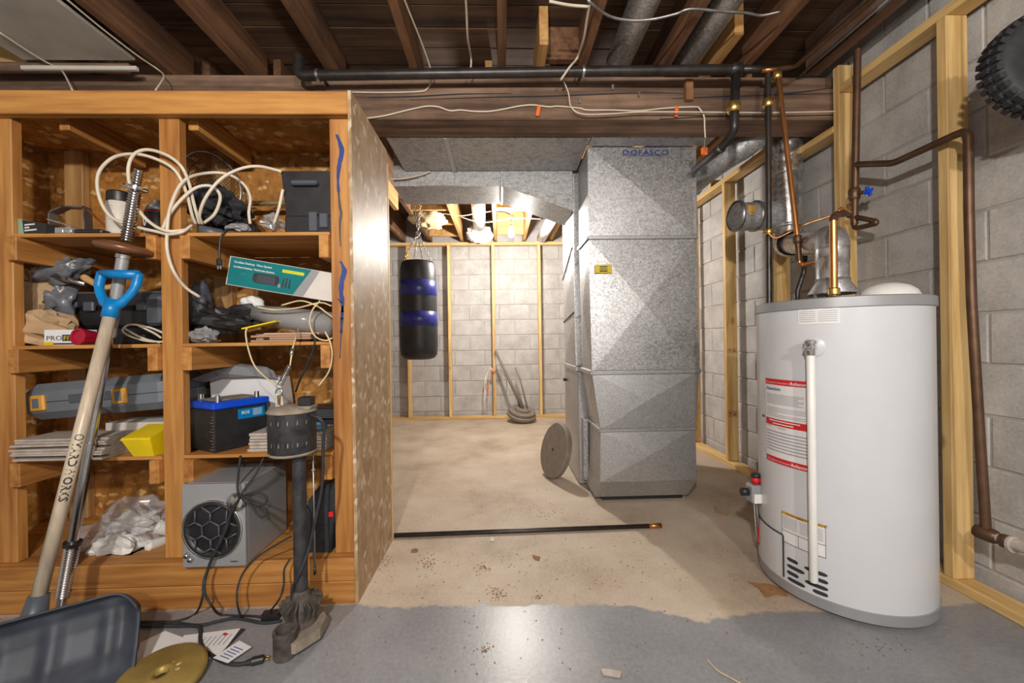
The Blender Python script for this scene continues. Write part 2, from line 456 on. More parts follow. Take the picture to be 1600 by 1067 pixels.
MT['spraydark'] = plain('dark_spray_paint', (0.06, 0.055, 0.06), 0.6, 0, 0.4)
MT['panel'] = plain('pale_board', (0.44, 0.40, 0.35), 0.8, 0, 0.15, 6)
MT['cardboard'] = plain('carton', (0.62, 0.58, 0.53), 0.75, 0, 0.06)
MT['ruststain'] = plain('rust_stain', (0.25, 0.12, 0.05), 0.9, 0, 0.3)
MT['bulb'] = plain('lit_bulb', (1.0, 0.96, 0.88), 0.4, 0, 0.0, emit=28)

def floor_mat():
    m_, nt, N, L, B = new_mat('floor_concrete')
    vec = coords(N, L)
    f = noise_n(N, L, vec, 2.2, 7, 0.62); g = noise_n(N, L, vec, 70, 4, 0.6)
    tan = ramp(N, L, math_n(N, L, 'ADD', math_n(N, L, 'MULTIPLY', f, 0.75), math_n(N, L, 'MULTIPLY', g, 0.25)),
               [(0.34, (0.33, 0.25, 0.185)), (0.5, (0.47, 0.38, 0.29)), (0.66, (0.56, 0.48, 0.39))])
    gry = ramp(N, L, math_n(N, L, 'ADD', math_n(N, L, 'MULTIPLY', f, 0.6), math_n(N, L, 'MULTIPLY', g, 0.4)),
               [(0.35, (0.17, 0.17, 0.178)), (0.62, (0.28, 0.28, 0.295))])
    wear = ramp(N, L, noise_n(N, L, vec, 9, 8, 0.75), [(0.62, (0,0,0)), (0.72, (1,1,1))])
    gry = mixc(N, L, math_n(N, L, 'MULTIPLY', wear, 0.4), gry, (0.42, 0.39, 0.35))
    sep = N.new('ShaderNodeSeparateXYZ'); ge = N.new('ShaderNodeNewGeometry'); L.new(ge.outputs['Position'], sep.inputs[0])
    xr = math_n(N, L, 'DIVIDE', math_n(N, L, 'ADD', sep.outputs[0], 1.0), 3.0)
    edge = ramp(N, L, xr, [(p, (v/2,)*3) for p, v in ((0.0, 1.56), (0.143, 1.56), (0.19, 1.535), (0.3, 1.535), (0.50, 1.50), (0.57, 1.405), (0.65, 1.44), (0.72, 1.435), (1.0, 1.45))])
    yy = math_n(N, L, 'ADD', sep.outputs[1], math_n(N, L, 'MULTIPLY', math_n(N, L, 'SUBTRACT', noise_n(N, L, vec, 14, 5), 0.5), 0.07))
    d = math_n(N, L, 'SUBTRACT', yy, math_n(N, L, 'MULTIPLY', edge, 2.0))
    k = ramp(N, L, math_n(N, L, 'ADD', math_n(N, L, 'MULTIPLY', d, 30), 0.5), [(0.3, (0,0,0)), (0.7, (1,1,1))])
    c = mixc(N, L, k, gry, tan)
    sp = N.new('ShaderNodeTexVoronoi'); sp.inputs['Scale'].default_value = 26; L.new(vec, sp.inputs['Vector'])
    spots = math_n(N, L, 'MULTIPLY', ramp(N, L, sp.outputs['Distance'], [(0.04, (1,1,1)), (0.1, (0,0,0))]),
                   ramp(N, L, noise_n(N, L, vec, 4, 3), [(0.52, (0,0,0)), (0.6, (1,1,1))]))
    c = mixc(N, L, math_n(N, L, 'MULTIPLY', spots, 0.6), c, (0.12, 0.085, 0.06))
    st = ramp(N, L, noise_n(N, L, coords(N, L, (1, 0.5, 1)), 1.7, 8, 0.7), [(0.54, (0,0,0)), (0.72, (1,1,1))])
    c = mixc(N, L, math_n(N, L, 'MULTIPLY', st, 0.35), c, (0.24, 0.17, 0.11))
    L.new(c, B.inputs['Base Color'])
    L.new(ramp(N, L, k, [(0, (0.33,)*3), (1, (0.60,)*3)]), B.inputs['Roughness'])
    bump(N, L, B, g, 0.12, 0.003)
    return m_
MT['floor'] = floor_mat()

# ================================================================== the room
BX, BY = 1.92, 5.33          # faces of the block walls
FLOOR = struct(MB().box(-3.3, 2.2, -3.2, 5.6, -0.1, 0.0).build('floor', MT['floor']))
CEIL = struct(MB().box(-3.3, 2.2, -3.2, 5.6, 2.69, 2.75).build('ceiling', MT['subfloor'], origin=(0, 0, 2.69)))
WR = struct(MB().box(BX + 0.007, 2.2, -3.2, 5.6, 0, 2.69).build('wall_right', MT['mortar'], origin=(BX + 0.007, 0, 0)))
WB = struct(MB().box(-3.3, BX + 0.007, BY + 0.007, 5.6, 0, 2.69).build('wall_back', MT['mortar'], origin=(0, BY + 0.007, 0)))
struct(MB().box(-3.4, -3.3, -3.2, 5.6, 0, 2.69).build('wall_left', MT['block']))
struct(MB().box(-3.3, 2.2, -3.3, -3.2, 0, 2.69).build('wall_front', MT['block']))

def block_mesh(L, H, axis):
    """one block face, chamfered, thickness into the wall; axis = direction of its length"""
    b, t = 0.004, 0.03
    ring = lambda d, i: [(-L/2+i, d, -H/2+i), (L/2-i, d, -H/2+i), (L/2-i, d, H/2-i), (-L/2+i, d, H/2-i)]
    vs_ = ring(t, 0) + ring(b, 0) + ring(0, b)
    fs = [(8, 9, 10, 11)] + [(k*4+i, k*4+(i+1) % 4, (k+1)*4+(i+1) % 4, (k+1)*4+i) for k in (0, 1) for i in range(4)]
    if axis == 'Y': vs_ = [(y, -x, z) for x, y, z in vs_]
    me = bpy.data.meshes.new('concrete_block'); me.from_pydata([Vector(v) for v in vs_], [], fs); me.materials.append(MT['block']); me.update()
    return me
CH, BL, JT = 0.2034, 0.4066, 0.009
Z0 = 0.087
_cache = {}
def lay(wall, axis, a0, a1, phase_even):
    for k in range(-1, 13):
        z0, z1 = max(0.0, Z0 + CH*k), min(2.69, Z0 + CH*(k+1))
        ph = phase_even + (BL/2 if k % 2 else 0)
        n0 = math.floor((a0 - ph)/BL)
        n1 = math.ceil((a1 - ph)/BL)
        for n in range(n0, n1):
            s0, s1 = max(a0, ph + n*BL), min(a1, ph + (n+1)*BL)
            if s1 - s0 < 0.05: continue
            Lx, Hx = round(s1 - s0 - JT, 3), round(z1 - z0 - JT, 3)
            key = (Lx, Hx, axis)
            if key not in _cache: _cache[key] = block_mesh(Lx, Hx, axis)
            o = bpy.data.objects.new('concrete_block', _cache[key]); COL.objects.link(o); o.parent = wall
            j = rnd.uniform(-0.0015, 0.0015)
            mid, zm = (s0+s1)/2, (z0+z1)/2
            if axis == 'Y': o.location = (-0.006 + j, mid, zm)
            else: o.location = (mid, -0.006 + j, zm)
lay(WR, 'Y', 0.75, BY, 1.704 + (BL/2))       # k odd rows carry the 1.704 joint
lay(WB, 'X', -2.1, BX - 0.01, -0.415)

# planks and joists of the floor above
for i in range(46):
    y0 = -1.0 + i*0.14
    b = MB().bbox(-3.29, 1.91, y0 + 0.002, y0 + 0.138, 2.662 + rnd.uniform(0, 0.004), 2.688, 0.003)
    b.build('plank', MT['subfloor'], CEIL)
def joist(x, y0, y1, z0, mat='joist', wd=0.042):
    MB().bbox(x - wd/2, x + wd/2, y0, y1, z0, 2.66, 0.003).build('joist', MT[mat], CEIL)
for x in (-2.85, -2.15, -1.73, -1.32, -0.88, -0.435, 0.028, 0.455, 0.9, 1.33):
    joist(x, -3.1, 2.29, 2.46)
joist(1.735, -3.1, 2.13, 2.455, 'joist_rot', 0.07)
joist(0.235, 1.93, 2.29, 2.47, 'joist_new', 0.045)      # short pale sister joists
joist(1.165, 1.86, 2.29, 2.47, 'joist_new', 0.045)
for x in (-1.66, -1.26, -0.91, -0.485, -0.045, 0.332, 0.69, 1.1, 1.5):
    joist(x, 2.31, 5.32, 2.352, 'joist_new' if x > -0.6 else 'joist')
MB().bbox(-0.93, -0.89, 2.31, 3.55, 2.20, 2.35, 0.003).build('joist', MT['joist_new'], CEIL)
for y, m_ in ((4.05, 'joist_new'), (4.55, 'joist_new'), (5.05, 'joist')):       # blocking between joists
    MB().bbox(-0.885, -0.51, y, y + 0.04, 2.37, 2.66, 0.002).build('blocking', MT['joist_new'], CEIL)
MB().bbox(-0.02, 0.31, 4.95, 4.99, 2.36, 2.66, 0.002).build('blocking', MT['stud_x'], CEIL)
MB().bbox(0.255, 0.435, 2.06, 2.10, 2.49, 2.66, 0.002).build('blocking', MT['joist'], CEIL)

# pale board under the joists over the shelves, with its strip
pb = thing('ceiling_board', 'pale grey board fixed under the joists above the shelving unit', 'board', (-2.05, 1.9, 2.44))
MB().bbox(-2.33, -1.79, 0.4, 2.02, 2.44, 2.456, 0.004).build('board', MT['panel'], pb)
MB().bbox(-2.36, -1.80, 2.03, 2.05, 2.405, 2.425, 0.003).build('edge_strip', MT['cardboard'], pb)
MB().box(-2.6, -1.85, 2.045, 2.06, 2.405, 2.45).build('edge_backing', MT['beam'], pb)

MB().bbox(-2.68, -2.36, 2.06, 2.10, 2.462, 2.63, 0.003).build('blocking', MT['stud_x'], CEIL)
# the big old beam
bm = thing('support_beam', 'thick old dark brown wooden beam carrying the ceiling joists', 'beam', (0, 2.2, 2.2))
MB().bbox(-3.28, 1.885, 2.10, 2.29, 2.20, 2.372, 0.006).build('timber', MT['beam'], bm)
MB().bbox(-3.28, 1.885, 2.145, 2.29, 2.373, 2.459, 0.005).build('upper_timber', MT['beam'], bm)
for pts in (((575, 152), (640, 151), (720, 147), (800, 146)), ((640, 156), (760, 152), (860, 150), (1000, 145), (1080, 146)),
            ((1050, 154), (1150, 150), (1300, 146)), ((1160, 151), (1240, 145), (1310, 136)), ((1030, 186), (1120, 182), (1200, 183))):
    c = curve([PY(x, y, 2.0985) for x, y in pts], 4)
    MB().tube(c, [0.0012 + 0.0025*math.sin(math.pi*i/(len(c)-1)) for i in range(len(c))], 5).build('crack', MT['ink'], bm)
MB().bbox(1.005, 1.045, 2.07, 2.10, 2.29, 2.40, 0.003).build('rusty_hanger', MT['ruststain'], bm)
for x, y in ((905, 158), (957, 137), (998, 148)):
    p = PY(x, y, 2.097); MB().box(p.x - 0.006, p.x + 0.006, 2.09, 2.10, p.z - 0.014, p.z + 0.014).build('clip', MT['steel'], bm)

# stud frames
fr = thing('stud_frame', 'yellow pine stud frame standing against the right block wall', 'stud frame', (1.84, 2.5, 0))
X0, X1 = 1.80, 1.889
for y0, zt in ((1.531, 2.30), (2.032, 2.45), (2.515, 2.26), (3.10, 2.26), (3.69, 2.26), (4.3, 2.26), (4.9, 2.26)):
    MB().bbox(X0, X1, y0, y0 + 0.038, 0.039, zt, 0.003).build('stud', MT['stud_z'], fr)
MB().bbox(X0, X1, 0.3, 2.03, 2.301, 2.339, 0.003).build('top_plate', MT['stud_y'], fr)
MB().bbox(X0, X1, 2.072, 2.514, 2.112, 2.150, 0.003).build('top_plate', MT['stud_y'], fr)
MB().bbox(X0, X1, 2.515, 5.31, 2.261, 2.299, 0.003).build('top_plate', MT['stud_y'], fr)
MB().bbox(X0, X1, 0.3, 5.31, 0.0, 0.038, 0.003).build('bottom_plate', MT['stud_y'], fr)
MB().bbox(X0, X1, 3.3, 3.34, 2.30, 2.36, 0.002).build('shim_block', MT['stud_y'], fr)
# lumber stamps: small outlined blocks of illegible print
def stamp(x, y, z, w_, h, mat):
    m_ = MB(); d = 0.0008
    for x0, x1, z0, z1 in ((0, 1, 0, 0.06), (0, 1, 0.94, 1), (0, 0.03, 0, 1), (0.97, 1, 0, 1), (0.1, 0.42, 0.2, 0.32), (0.1, 0.42, 0.5, 0.8), (0.52, 0.9, 0.2, 0.5), (0.52, 0.9, 0.62, 0.8)):
        m_.box(x + w_*x0, x + w_*x1, y - d, y, z + h*z0, z + h*z1)
    m_.build('stamp', MT[mat], fr)
stamp(1.84, 1.5308, 1.715, 0.032, 0.028, 'ruststain')
stamp(1.806, 3.0998, 0.90, 0.075, 0.035, 'ruststain'); stamp(1.806, 3.0998, 0.39, 0.075, 0.05, 'ruststain')
fb = thing('stud_frame', 'yellow pine stud frame standing against the far block wall', 'stud frame', (0, 5.25, 0))
for x in (-1.78, -1.20, -0.665, -0.085, 0.525, 1.13):
    MB().bbox(x - 0.019, x + 0.019, 5.205, 5.294, 0.039, 2.289, 0.003).build('stud', MT['stud_z'], fb)
MB().bbox(-3.2, 1.79, 5.205, 5.294, 2.29, 2.328, 0.003).build('top_plate', MT['stud_x'], fb)
MB().bbox(-3.2, 1.79, 5.205, 5.294, 0.0, 0.038, 0.003).build('bottom_plate', MT['stud_x'], fb)

# ================================================================== shelving unit
U = thing('shelving_unit', 'open stained pine shelving unit with strand board back and side', 'shelves', (-1.3, 1.8, 0))
FY, KY = 1.568, 2.057
MB().bbox(-2.3, -0.586, FY, FY + 0.036, 1.92, 2.01, 0.003).build('top_rail', MT['shelf_x'], U)
MB().bbox(-2.3, -0.586, FY, FY + 0.03, 0.09, 0.178, 0.003).build('base_rail', MT['shelf_x'], U)
MB().bbox(-2.3, -0.586, FY, FY + 0.03, 0.0, 0.088, 0.003).build('base_rail', MT['shelf_x'], U)
MB().box(-2.23, -0.586, FY + 0.031, 2.044, 0.163, 0.178).build('base_board', MT['shelf_x'], U)
MB().box(-2.23, -0.586, FY + 0.037, 2.044, 1.99, 2.008).build('top_board', MT['osb'], U)
for x0, x1 in ((-1.992, -1.905), (-1.341, -1.262), (-0.674, -0.587)):
    MB().bbox(x0, x1, 1.606, 1.644, 0.179, 1.989, 0.003).build('post', MT['shelf_z'], U)
MB().box(-0.585, -0.572, FY, KY, 0.0, 2.012).build('side_panel', MT['osb_side'], U)
MB().bbox(-0.584, -0.570, KY + 0.001, KY + 0.022, 0.0, 1.95, 0.002).build('corner_strip', MT['stud_z'], U)
MB().box(-2.26, -0.586, 2.045, KY, 0.0, 2.012).build('back_panel', MT['osb'], U)
MB().box(-2.27, -2.245, FY, 2.044, 0.0, 2.012).build('side_panel', MT['osb'], U)
for x0, x1 in ((-2.131, -2.043), (-1.42, -1.332), (-0.70, -0.61)):
    MB().bbox(x0, x1, 2.006, 2.044, 0.179, 1.989, 0.003).build('back_stud', MT['backstud_z'], U)
for x in (-1.24, -1.75):
    MB().bbox(x - 0.02, x + 0.02, 1.65, 2.0, 1.90, 1.988, 0.003).build('top_brace', MT['shelf_y'], U)
SH = (1.468, 1.03, 0.588)
for z in SH:
    for x0, x1 in ((-2.24, -1.343), (-1.260, -0.676)):
        MB().bbox(x0, x1, 1.60 if x0 > -2 else 1.6, 2.004, z - 0.014, z, 0.002).build('shelf_board', MT['shelf_x'], U) if x0 > -2 else \
            MB().prism([(x0, 1.646), (-1.903, 1.646), (-1.903, 1.60), (x1, 1.60), (x1, 2.004), (x0, 2.004)], Matrix.Translation((0, 0, z - 0.014)), 0.014).build('shelf_board', MT['shelf_x'], U)
    for x0 in (-1.905, -1.380, -1.2495, -0.713):
        MB().bbox(x0, x0 + 0.038, 1.585, 2.003, z - 0.106, z - 0.0145, 0.002).build('cleat', MT['shelf_y'], U)
# blue and dark spray paint down the end post
def paint(pts, w_, mat):
    c = curve([PY(x, y, 1.6045) for x, y in pts], 5); n = len(c)
    b = MB()
    for i, p in enumerate(c):
        ww = w_*(0.5 + 0.5*math.sin(math.pi*min(1, max(0.12, i/(n-1)*1.1)))) * (0.8 + 0.4*noise.noise(p*40))
        b.v += [p + Vector((-ww, 0, 0)), p + Vector((ww, 0, 0))]
    b.f = [(2*i, 2*i+1, 2*i+3, 2*i+2) for i in range(n-1)]
    b.build('paint_mark', mat, U)
paint([(526, 210), (532, 226), (534, 238), (530, 258), (528, 280), (529, 300)], 0.012, MT['spraypaint'])
paint([(529, 300), (531, 322), (533, 334), (531, 350), (532, 385)], 0.007, MT['spraydark'])
paint([(532, 408), (536, 416), (538, 424), (534, 440), (533, 458), (535, 474), (533, 520)], 0.013, MT['spraypaint'])
paint([(528, 466), (535, 478), (534, 500), (531, 560)], 0.006, MT['spraydark'])

# ================================================================== lamps
def bulb_lamp(loc, watts, label, ceil_z, col=(1.0, 0.955, 0.89), r=0.045):
    x, y, z = loc
    t = thing('light_bulb', label, 'lamp', loc)
    b = MB().lathe([(0.004, -0.055), (0.022, -0.05), (0.031, -0.032), (0.032, -0.018), (0.027, 0.004), (0.017, 0.028), (0.014, 0.04)], loc, n=20)
    g = b.build('bulb', MT['bulb'], t, True)
    g.visible_shadow = True
    MB().lathe([(0.019, 0.041), (0.021, 0.075), (0.012, 0.09), (0.005, 0.095)], loc, n=20).build('socket', MT['white'], t, True)
    MB().cyl((x, y, z + 0.09), (x, y, ceil_z - 0.008), 0.004, n=8).build('flex', MT['white'], t, True)
    MB().lathe([(0.05, ceil_z - z - 0.012), (0.055, ceil_z - z - 0.001)], loc, n=20).build('ceiling_rose', MT['white'], t, True, angle=30)
    d = bpy.data.lights.new('bulb_light', 'POINT'); d.energy = watts; d.color = col; d.shadow_soft_size = r
    lo = bpy.data.objects.new('bulb_light', d); COL.objects.link(lo); lo.parent = t; lo.location = (0, 0, -0.02 if r < 0.02 else -0.09)
    return t
bulb_lamp(FAR_BULB, FAR_W, 'lit bare bulb under the joists by the far stud frame', 2.351 if False else 2.36)
MB().bbox(-0.022, 0.309, FAR_BULB[1]-0.05, FAR_BULB[1]+0.05, 2.361, 2.40, 0.002).build('blocking', MT['stud_x'], CEIL)
bulb_lamp(NEAR_BULBS[0], NEAR_W[0], 'lit bare bulb on the joists in front of the shelving unit', 2.459)
bulb_lamp(NEAR_BULBS[1], NEAR_W[1], 'added fill bulb on the joists further from the shelving unit', 2.459)  # added unseen lamp that evens out the light behind the camera

# ================================================================== sheet-metal ducts
def panel_ring(x0, x1, y0, y1, z): return [(x0, y0, z), (x1, y0, z), (x1, y1, z), (x0, y1, z)]
def crossbox(b, lo, hi, proud=0.012, front='X', skip_caps=False):
    """box section between two rings; the -Y and -X faces are cross-broken (four triangles meeting at a raised centre)"""
    vs_ = [Vector(p) for p in lo] + [Vector(p) for p in hi]
    base = len(b.v); b.v += vs_
    def q(i): return base + i
    def face(a, c, d, e, n, style):
        ctr = (vs_[a] + vs_[c] + vs_[d] + vs_[e])/4 + Vector(n)*proud
        if style == 'X':
            k = len(b.v); b.v.append(ctr)
            b.f.extend([(q(a), q(c), k), (q(c), q(d), k), (q(d), q(e), k), (q(e), q(a), k)])
        else:
            b.f.append((q(a), q(c), q(d), q(e)))
    face(0, 1, 5, 4, (0, -1, 0), front)
    face(3, 0, 4, 7, (-1, 0, 0), 'X')
    face(1, 2, 6, 5, (1, 0, 0), 'flat'); face(2, 3, 7, 6, (0, 1, 0), 'flat')
    b.f.extend([(q(3), q(2), q(1), q(0)), (q(4), q(5), q(6), q(7))])
    return b
P = thing('return_plenum', 'tall shiny galvanized sheet-metal plenum with yellow sticker, standing on the floor', 'duct', (0.9, 2.58, 0))
yb = 2.72
rings = [panel_ring(0.556, 1.237, 2.43, yb, 2.212), panel_ring(0.553, 1.231, 2.43, yb, 1.65), panel_ring(0.563, 1.237, 2.43, yb, 0.818),
         panel_ring(0.61, 1.203, 2.425, yb, 0.462), panel_ring(0.60, 1.203, 2.415, yb, 0.142), panel_ring(0.578, 1.165, 2.46, yb, 0.036)]
def seg(i, name, proud, mat, style='X'):
    return crossbox(MB(), [Vector(p) + Vector((0, 0, 0.001)) for p in rings[i+1]], rings[i], proud, style).build(name, mat, P)
# top section has one diagonal fold
b = MB(); lo, hi = [Vector(p) for p in rings[1]], [Vector(p) for p in rings[0]]
lo = [p + Vector((0, 0, 0.001)) for p in lo]
k1 = hi[0].lerp(lo[1], 0.5) + Vector((0, -0.014, 0))
b.v = lo + hi + [k1]
b.f = [(0, 1, 8), (1, 5, 8), (5, 4, 8), (4, 0, 8), (3, 0, 4, 7), (1, 2, 6, 5), (2, 3, 7, 6), (3, 2, 1, 0), (4, 5, 6, 7)]
b.build('upper_section', MT['galv'], P)
seg(1, 'middle_section', 0.016, MT['galv'])
seg(2, 'flared_section', 0.012, MT['galv_dull'])
seg(3, 'lower_section', 0.012, MT['galv_dull'])
seg(4, 'bottom_boot', 0.0, MT['galv_dull'], 'flat')
MB().box(0.63, 1.15, 2.50, yb - 0.01, 0.0, 0.035).build('shadow_block', MT['black'], P)  # added black block stands in for the shadow under the raised boot
for (r_, h) in ((1, 0.022), (2, 0.028), (3, 0.022)):
    x0, y0 = rings[r_][0][0], rings[r_][0][1]; x1 = rings[r_][1][0]; z = rings[r_][0][2]
    MB().bbox(x0 - 0.005, x1 + 0.005, y0 - 0.013, y0 - 0.001, z - h/2, z + h/2, 0.003).build('drive_cleat', MT['galv_dull'], P)
    MB().bbox(x0 - 0.013, x0 - 0.001, y0 - 0.012, yb, z - h/2, z + h/2, 0.003).build('drive_cleat', MT['galv_dull'], P)
MB().bbox(1.222, 1.232, 2.420, 2.429, 1.67, 2.20, 0.002).build('corner_seam', MT['galv_dull'], P)
stk = MB(); c = PY(943, 420, 2.410); stk.bbox(c.x - 0.052, c.x + 0.052, 2.4085, 2.4105, c.z - 0.026, c.z + 0.026, 0.001)
st = stk.build('warning_sticker', MT['yellow'], P)
for dz, hw, hh in ((0.013, 0.024, 0.003), (0.003, 0.02, 0.0015), (-0.003, 0.026, 0.0015), (-0.014, 0.024, 0.004)):
    MB().box(c.x - hw, c.x + hw, 2.4076, 2.4084, c.z + dz - hh, c.z + dz + hh).build('print', MT['ink'], st)
c = PY(1008, 239, 2.4285)
text('DOFASCO', 0.046, basis((c.x, 2.4165, c.z - 0.016), (1, 0, 0), (0, 0, 1)), MT['spraypaint'], P, 'stamp', 'CENTER', sx=1.35)
for dz in (-0.021, 0.028):
    MB().box(c.x - 0.115, c.x + 0.115, 2.4160, 2.4168, c.z + dz, c.z + dz + 0.002).build('stamp_line', MT['spraypaint'], P)

Q = thing('furnace', 'galvanized furnace cabinet with tall supply plenum behind the return plenum', 'furnace', (0.95, 3.05, 0))
qr = [panel_ring(0.53, 1.25, 2.80, 3.27, 2.31), panel_ring(0.53, 1.25, 2.80, 3.27, 1.56), panel_ring(0.53, 1.25, 2.80, 3.27, 1.18), panel_ring(0.535, 1.25, 2.80, 3.27, 0.835)]
for i in range(3):
    crossbox(MB(), [Vector(p) + Vector((0, 0, 0.001)) for p in qr[i+1]], qr[i], 0.012).build('plenum_section', MT['galv'], Q)
MB().bbox(0.54, 1.27, 2.77, 3.33, 0.01, 0.80, 0.004).build('cabinet', MT['galv_dull'], Q)
MB().bbox(0.527, 1.255, 2.79, 3.29, 0.80, 0.834, 0.003).build('collar', MT['galv_dull'], Q)
MB().bbox(0.562, 0.60, 2.722, 2.769, 0.05, 0.48, 0.003).build('side_boot', MT['galv'], Q)
for a, c_ in (((0.524, 2.80, 1.70), (0.524, 3.27, 1.52)), ((0.524, 2.80, 1.22), (0.524, 3.27, 1.17))):
    MB().tube([a, c_], 0.004, 6).build('seam', MT['ink'], Q)
for i in range(9):
    MB().lathe([(0.006, 0), (0.004, 0.004)], (0.521, 2.83 + 0.05*i, 1.735 - 0.019*i + (0.05 if i % 2 else 0)), (-1, 0, 0), 8).build('screw', MT['steel'], Q)
MB().lathe([(0.013, 0), (0.013, 0.03)], (0.539, 3.22, 0.70), (-1, 0, 0), 10).build('port', MT['black'], Q)

D = thing('trunk_duct', 'wide flat dusty galvanized duct running just behind the old beam', 'duct', (0, 2.5, 2.2))
MB().box(-0.64, -0.303, 2.30, 2.74, 2.201, 2.34).build('duct_length', MT['galv_old'], D)
MB().box(-0.295, 0.545, 2.30, 2.74, 2.201, 2.34).build('duct_length', MT['galv_old'], D)
MB().bbox(-0.315, -0.285, 2.295, 2.745, 2.192, 2.2005, 0.002).build('joint_strip', MT['galv_dull'], D)
MB().bbox(0.555, 1.30, 2.32, 2.425, 2.214, 2.26, 0.003).build('end_flange', MT['galv_old'], D)
D2 = thing('trunk_duct', 'lower flat galvanized duct with sloped transition into the furnace plenum', 'duct', (-0.1, 2.92, 2.1))
MB().box(-0.72, 0.02, 2.752, 3.11, 2.10, 2.34).build('duct_length', MT['galv_old'], D2)
b = MB(); b.loft([[(0.03, 2.75, 2.10), (0.03, 3.11, 2.10), (0.03, 3.11, 2.34), (0.03, 2.75, 2.34)],
                  [(0.519, 2.75, 1.925), (0.519, 3.11, 1.925), (0.519, 3.11, 2.34), (0.519, 2.75, 2.34)]])
b.build('transition', MT['galv_old'], D2)
MB().bbox(0.018, 0.034, 2.744, 3.118, 2.092, 2.345, 0.002).build('joint_strip', MT['galv_dull'], D2)
MB().bbox(-0.55, -0.30, 2.744, 2.7495, 2.102, 2.2, 0.001).build('face_seam', MT['galv_old'], D2)

def round_duct(name, label, pts, r, mat, bands=(), grp=None, seams=True, n=20):
    t = thing(name, label, 'duct', pts[0])
    MB().tube(pts, r, n).build('pipe', mat, t, True, angle=50)
    for p, d in bands:
        MB().lathe([(r + 0.002, -0.012), (r + 0.006, -0.006), (r + 0.006, 0.006), (r + 0.002, 0.012)], p, d, n).build('band', MT['galv_dull'], t, True)
    return t
round_duct('round_duct', 'round galvanized duct between the joists, farther from the block wall', [(0.655, -1.0, 2.53), (0.665, 2.14, 2.53)], 0.068, MT['galv'])
round_duct('round_duct', 'round galvanized duct between the joists, nearer the block wall', [(1.035, -1.0, 2.53), (1.035, 2.14, 2.53)], 0.064, MT['galv'])
round_duct('round_duct', 'grey elbowed duct behind the beam passing the plenum top', [(1.345, 3.1, 2.05), (1.36, 2.80, 2.09)] + arc((1.42, 2.5, 2.16), (1.37, 2.68, 2.11), (1.52, 2.42, 2.20)) + [(1.60, 2.38, 2.26)], 0.075, MT['galv_old'],
           [((1.365, 2.74, 2.10), Vector((0.06, -0.3, 0.04)))])

# ================================================================== water heater
HX, HY, HR, HT = 1.40, 1.608, 0.284, 1.16
def HC(x, y, r=HR):
    """where the sight line meets the tank: angle (0 towards -Y, growing to +X) and height"""
    d = _ray(x, y); o = Vector((0, 0, EYE)); a = d.x**2 + d.y**2; bq = -2*(d.x*HX + d.y*HY); cq = HX**2 + HY**2 - r*r
    disc = max(0, bq*bq - 4*a*cq); t = (-bq - math.sqrt(disc))/(2*a); p = o + d*t
    return math.atan2(p.x - HX, -(p.y - HY)), p.z
def HP(a, z, r): return Vector((HX + r*math.sin(a), HY - r*math.cos(a), z))
def patch(a0, a1, z0, z1, r, n=10, b=None):
    b = b or MB(); k = len(b.v)
    for i in range(n+1):
        a = a0 + (a1-a0)*i/n; b.v += [HP(a, z0, r), HP(a, z1, r)]
    b.f += [(k+2*i, k+2*i+2, k+2*i+3, k+2*i+1) for i in range(n)]
    return b
W = thing('water_heater', 'light grey cylindrical gas water heater with red and white labels', 'water heater', (HX, HY, 0))
tank = MB().lathe([(HR, 0.05), (HR, HT - 0.035)], (HX, HY, 0), n=96, cap=False).build('tank', MT['heater'], W, True)
MB().lathe([(HR - 0.012, 0.008), (HR + 0.003, 0.012), (HR + 0.005, 0.05), (HR - 0.01, 0.051)], (HX, HY, 0), n=96).build('base_ring', MT['silver'], W, True, angle=30)
MB().lathe([(HR - 0.03, 0.0), (HR - 0.03, 0.012)], (HX, HY, 0), n=48).build('foot', MT['black'], W, True, angle=30)
MB().lathe([(HR + 0.001, HT - 0.037), (HR + 0.006, HT - 0.034), (HR + 0.006, HT), (HR - 0.006, HT + 0.004), (HR - 0.02, HT - 0.004), (0.0, HT + 0.008)], (HX, HY, 0), n=96).build('top_cap', MT['silver'], W, True, angle=30)
def slot(x0, y0, x1, y1):
    a0, z0 = HC(x0, y0); a1, z1 = HC(x1, y1); zc = (z0 + z1)/2; h = 0.0072; n = 10; b = MB()
    for i in range(n+1):
        a = a0 + (a1-a0)*i/n; e = min(i, n-i); hh = h*(0.45 if e == 0 else 0.85 if e == 1 else 1)
        b.v += [HP(a, zc - hh, HR + 0.0008), HP(a, zc + hh, HR + 0.0008)]
    b.f = [(2*i, 2*i+2, 2*i+3, 2*i+1) for i in range(n)]
    b.build('vent_slot', MT['ink'], tank)
for s_ in ((1230, 872, 1247, 880), (1230, 882, 1257, 896), (1230, 893, 1248, 901), (1231, 903, 1258, 916), (1231, 913, 1248, 921),
           (1257, 886, 1293, 900), (1269, 902, 1294, 911), (1258, 907, 1294, 922), (1270, 921, 1294, 932), (1258, 928, 1294, 943)):
    slot(*s_)
# burner access door
a0, _ = HC(1193, 850); a1, _ = HC(1224, 860)
dr = patch(a0 - 0.5, a1, 0.052, 0.225, HR + 0.004, 14).build('access_door', MT['heater'], W, True)
b = MB(); b.tube([HP(a0 - 0.5 + (a1 - a0 + 0.5)*i/14, 0.228, HR + 0.003) for i in range(15)] + [HP(a1 + 0.008, 0.222 - 0.02*i + 0, HR + 0.003) for i in range(0, 9)], 0.0032, 6)
b.build('door_gap', MT['ink'], dr)
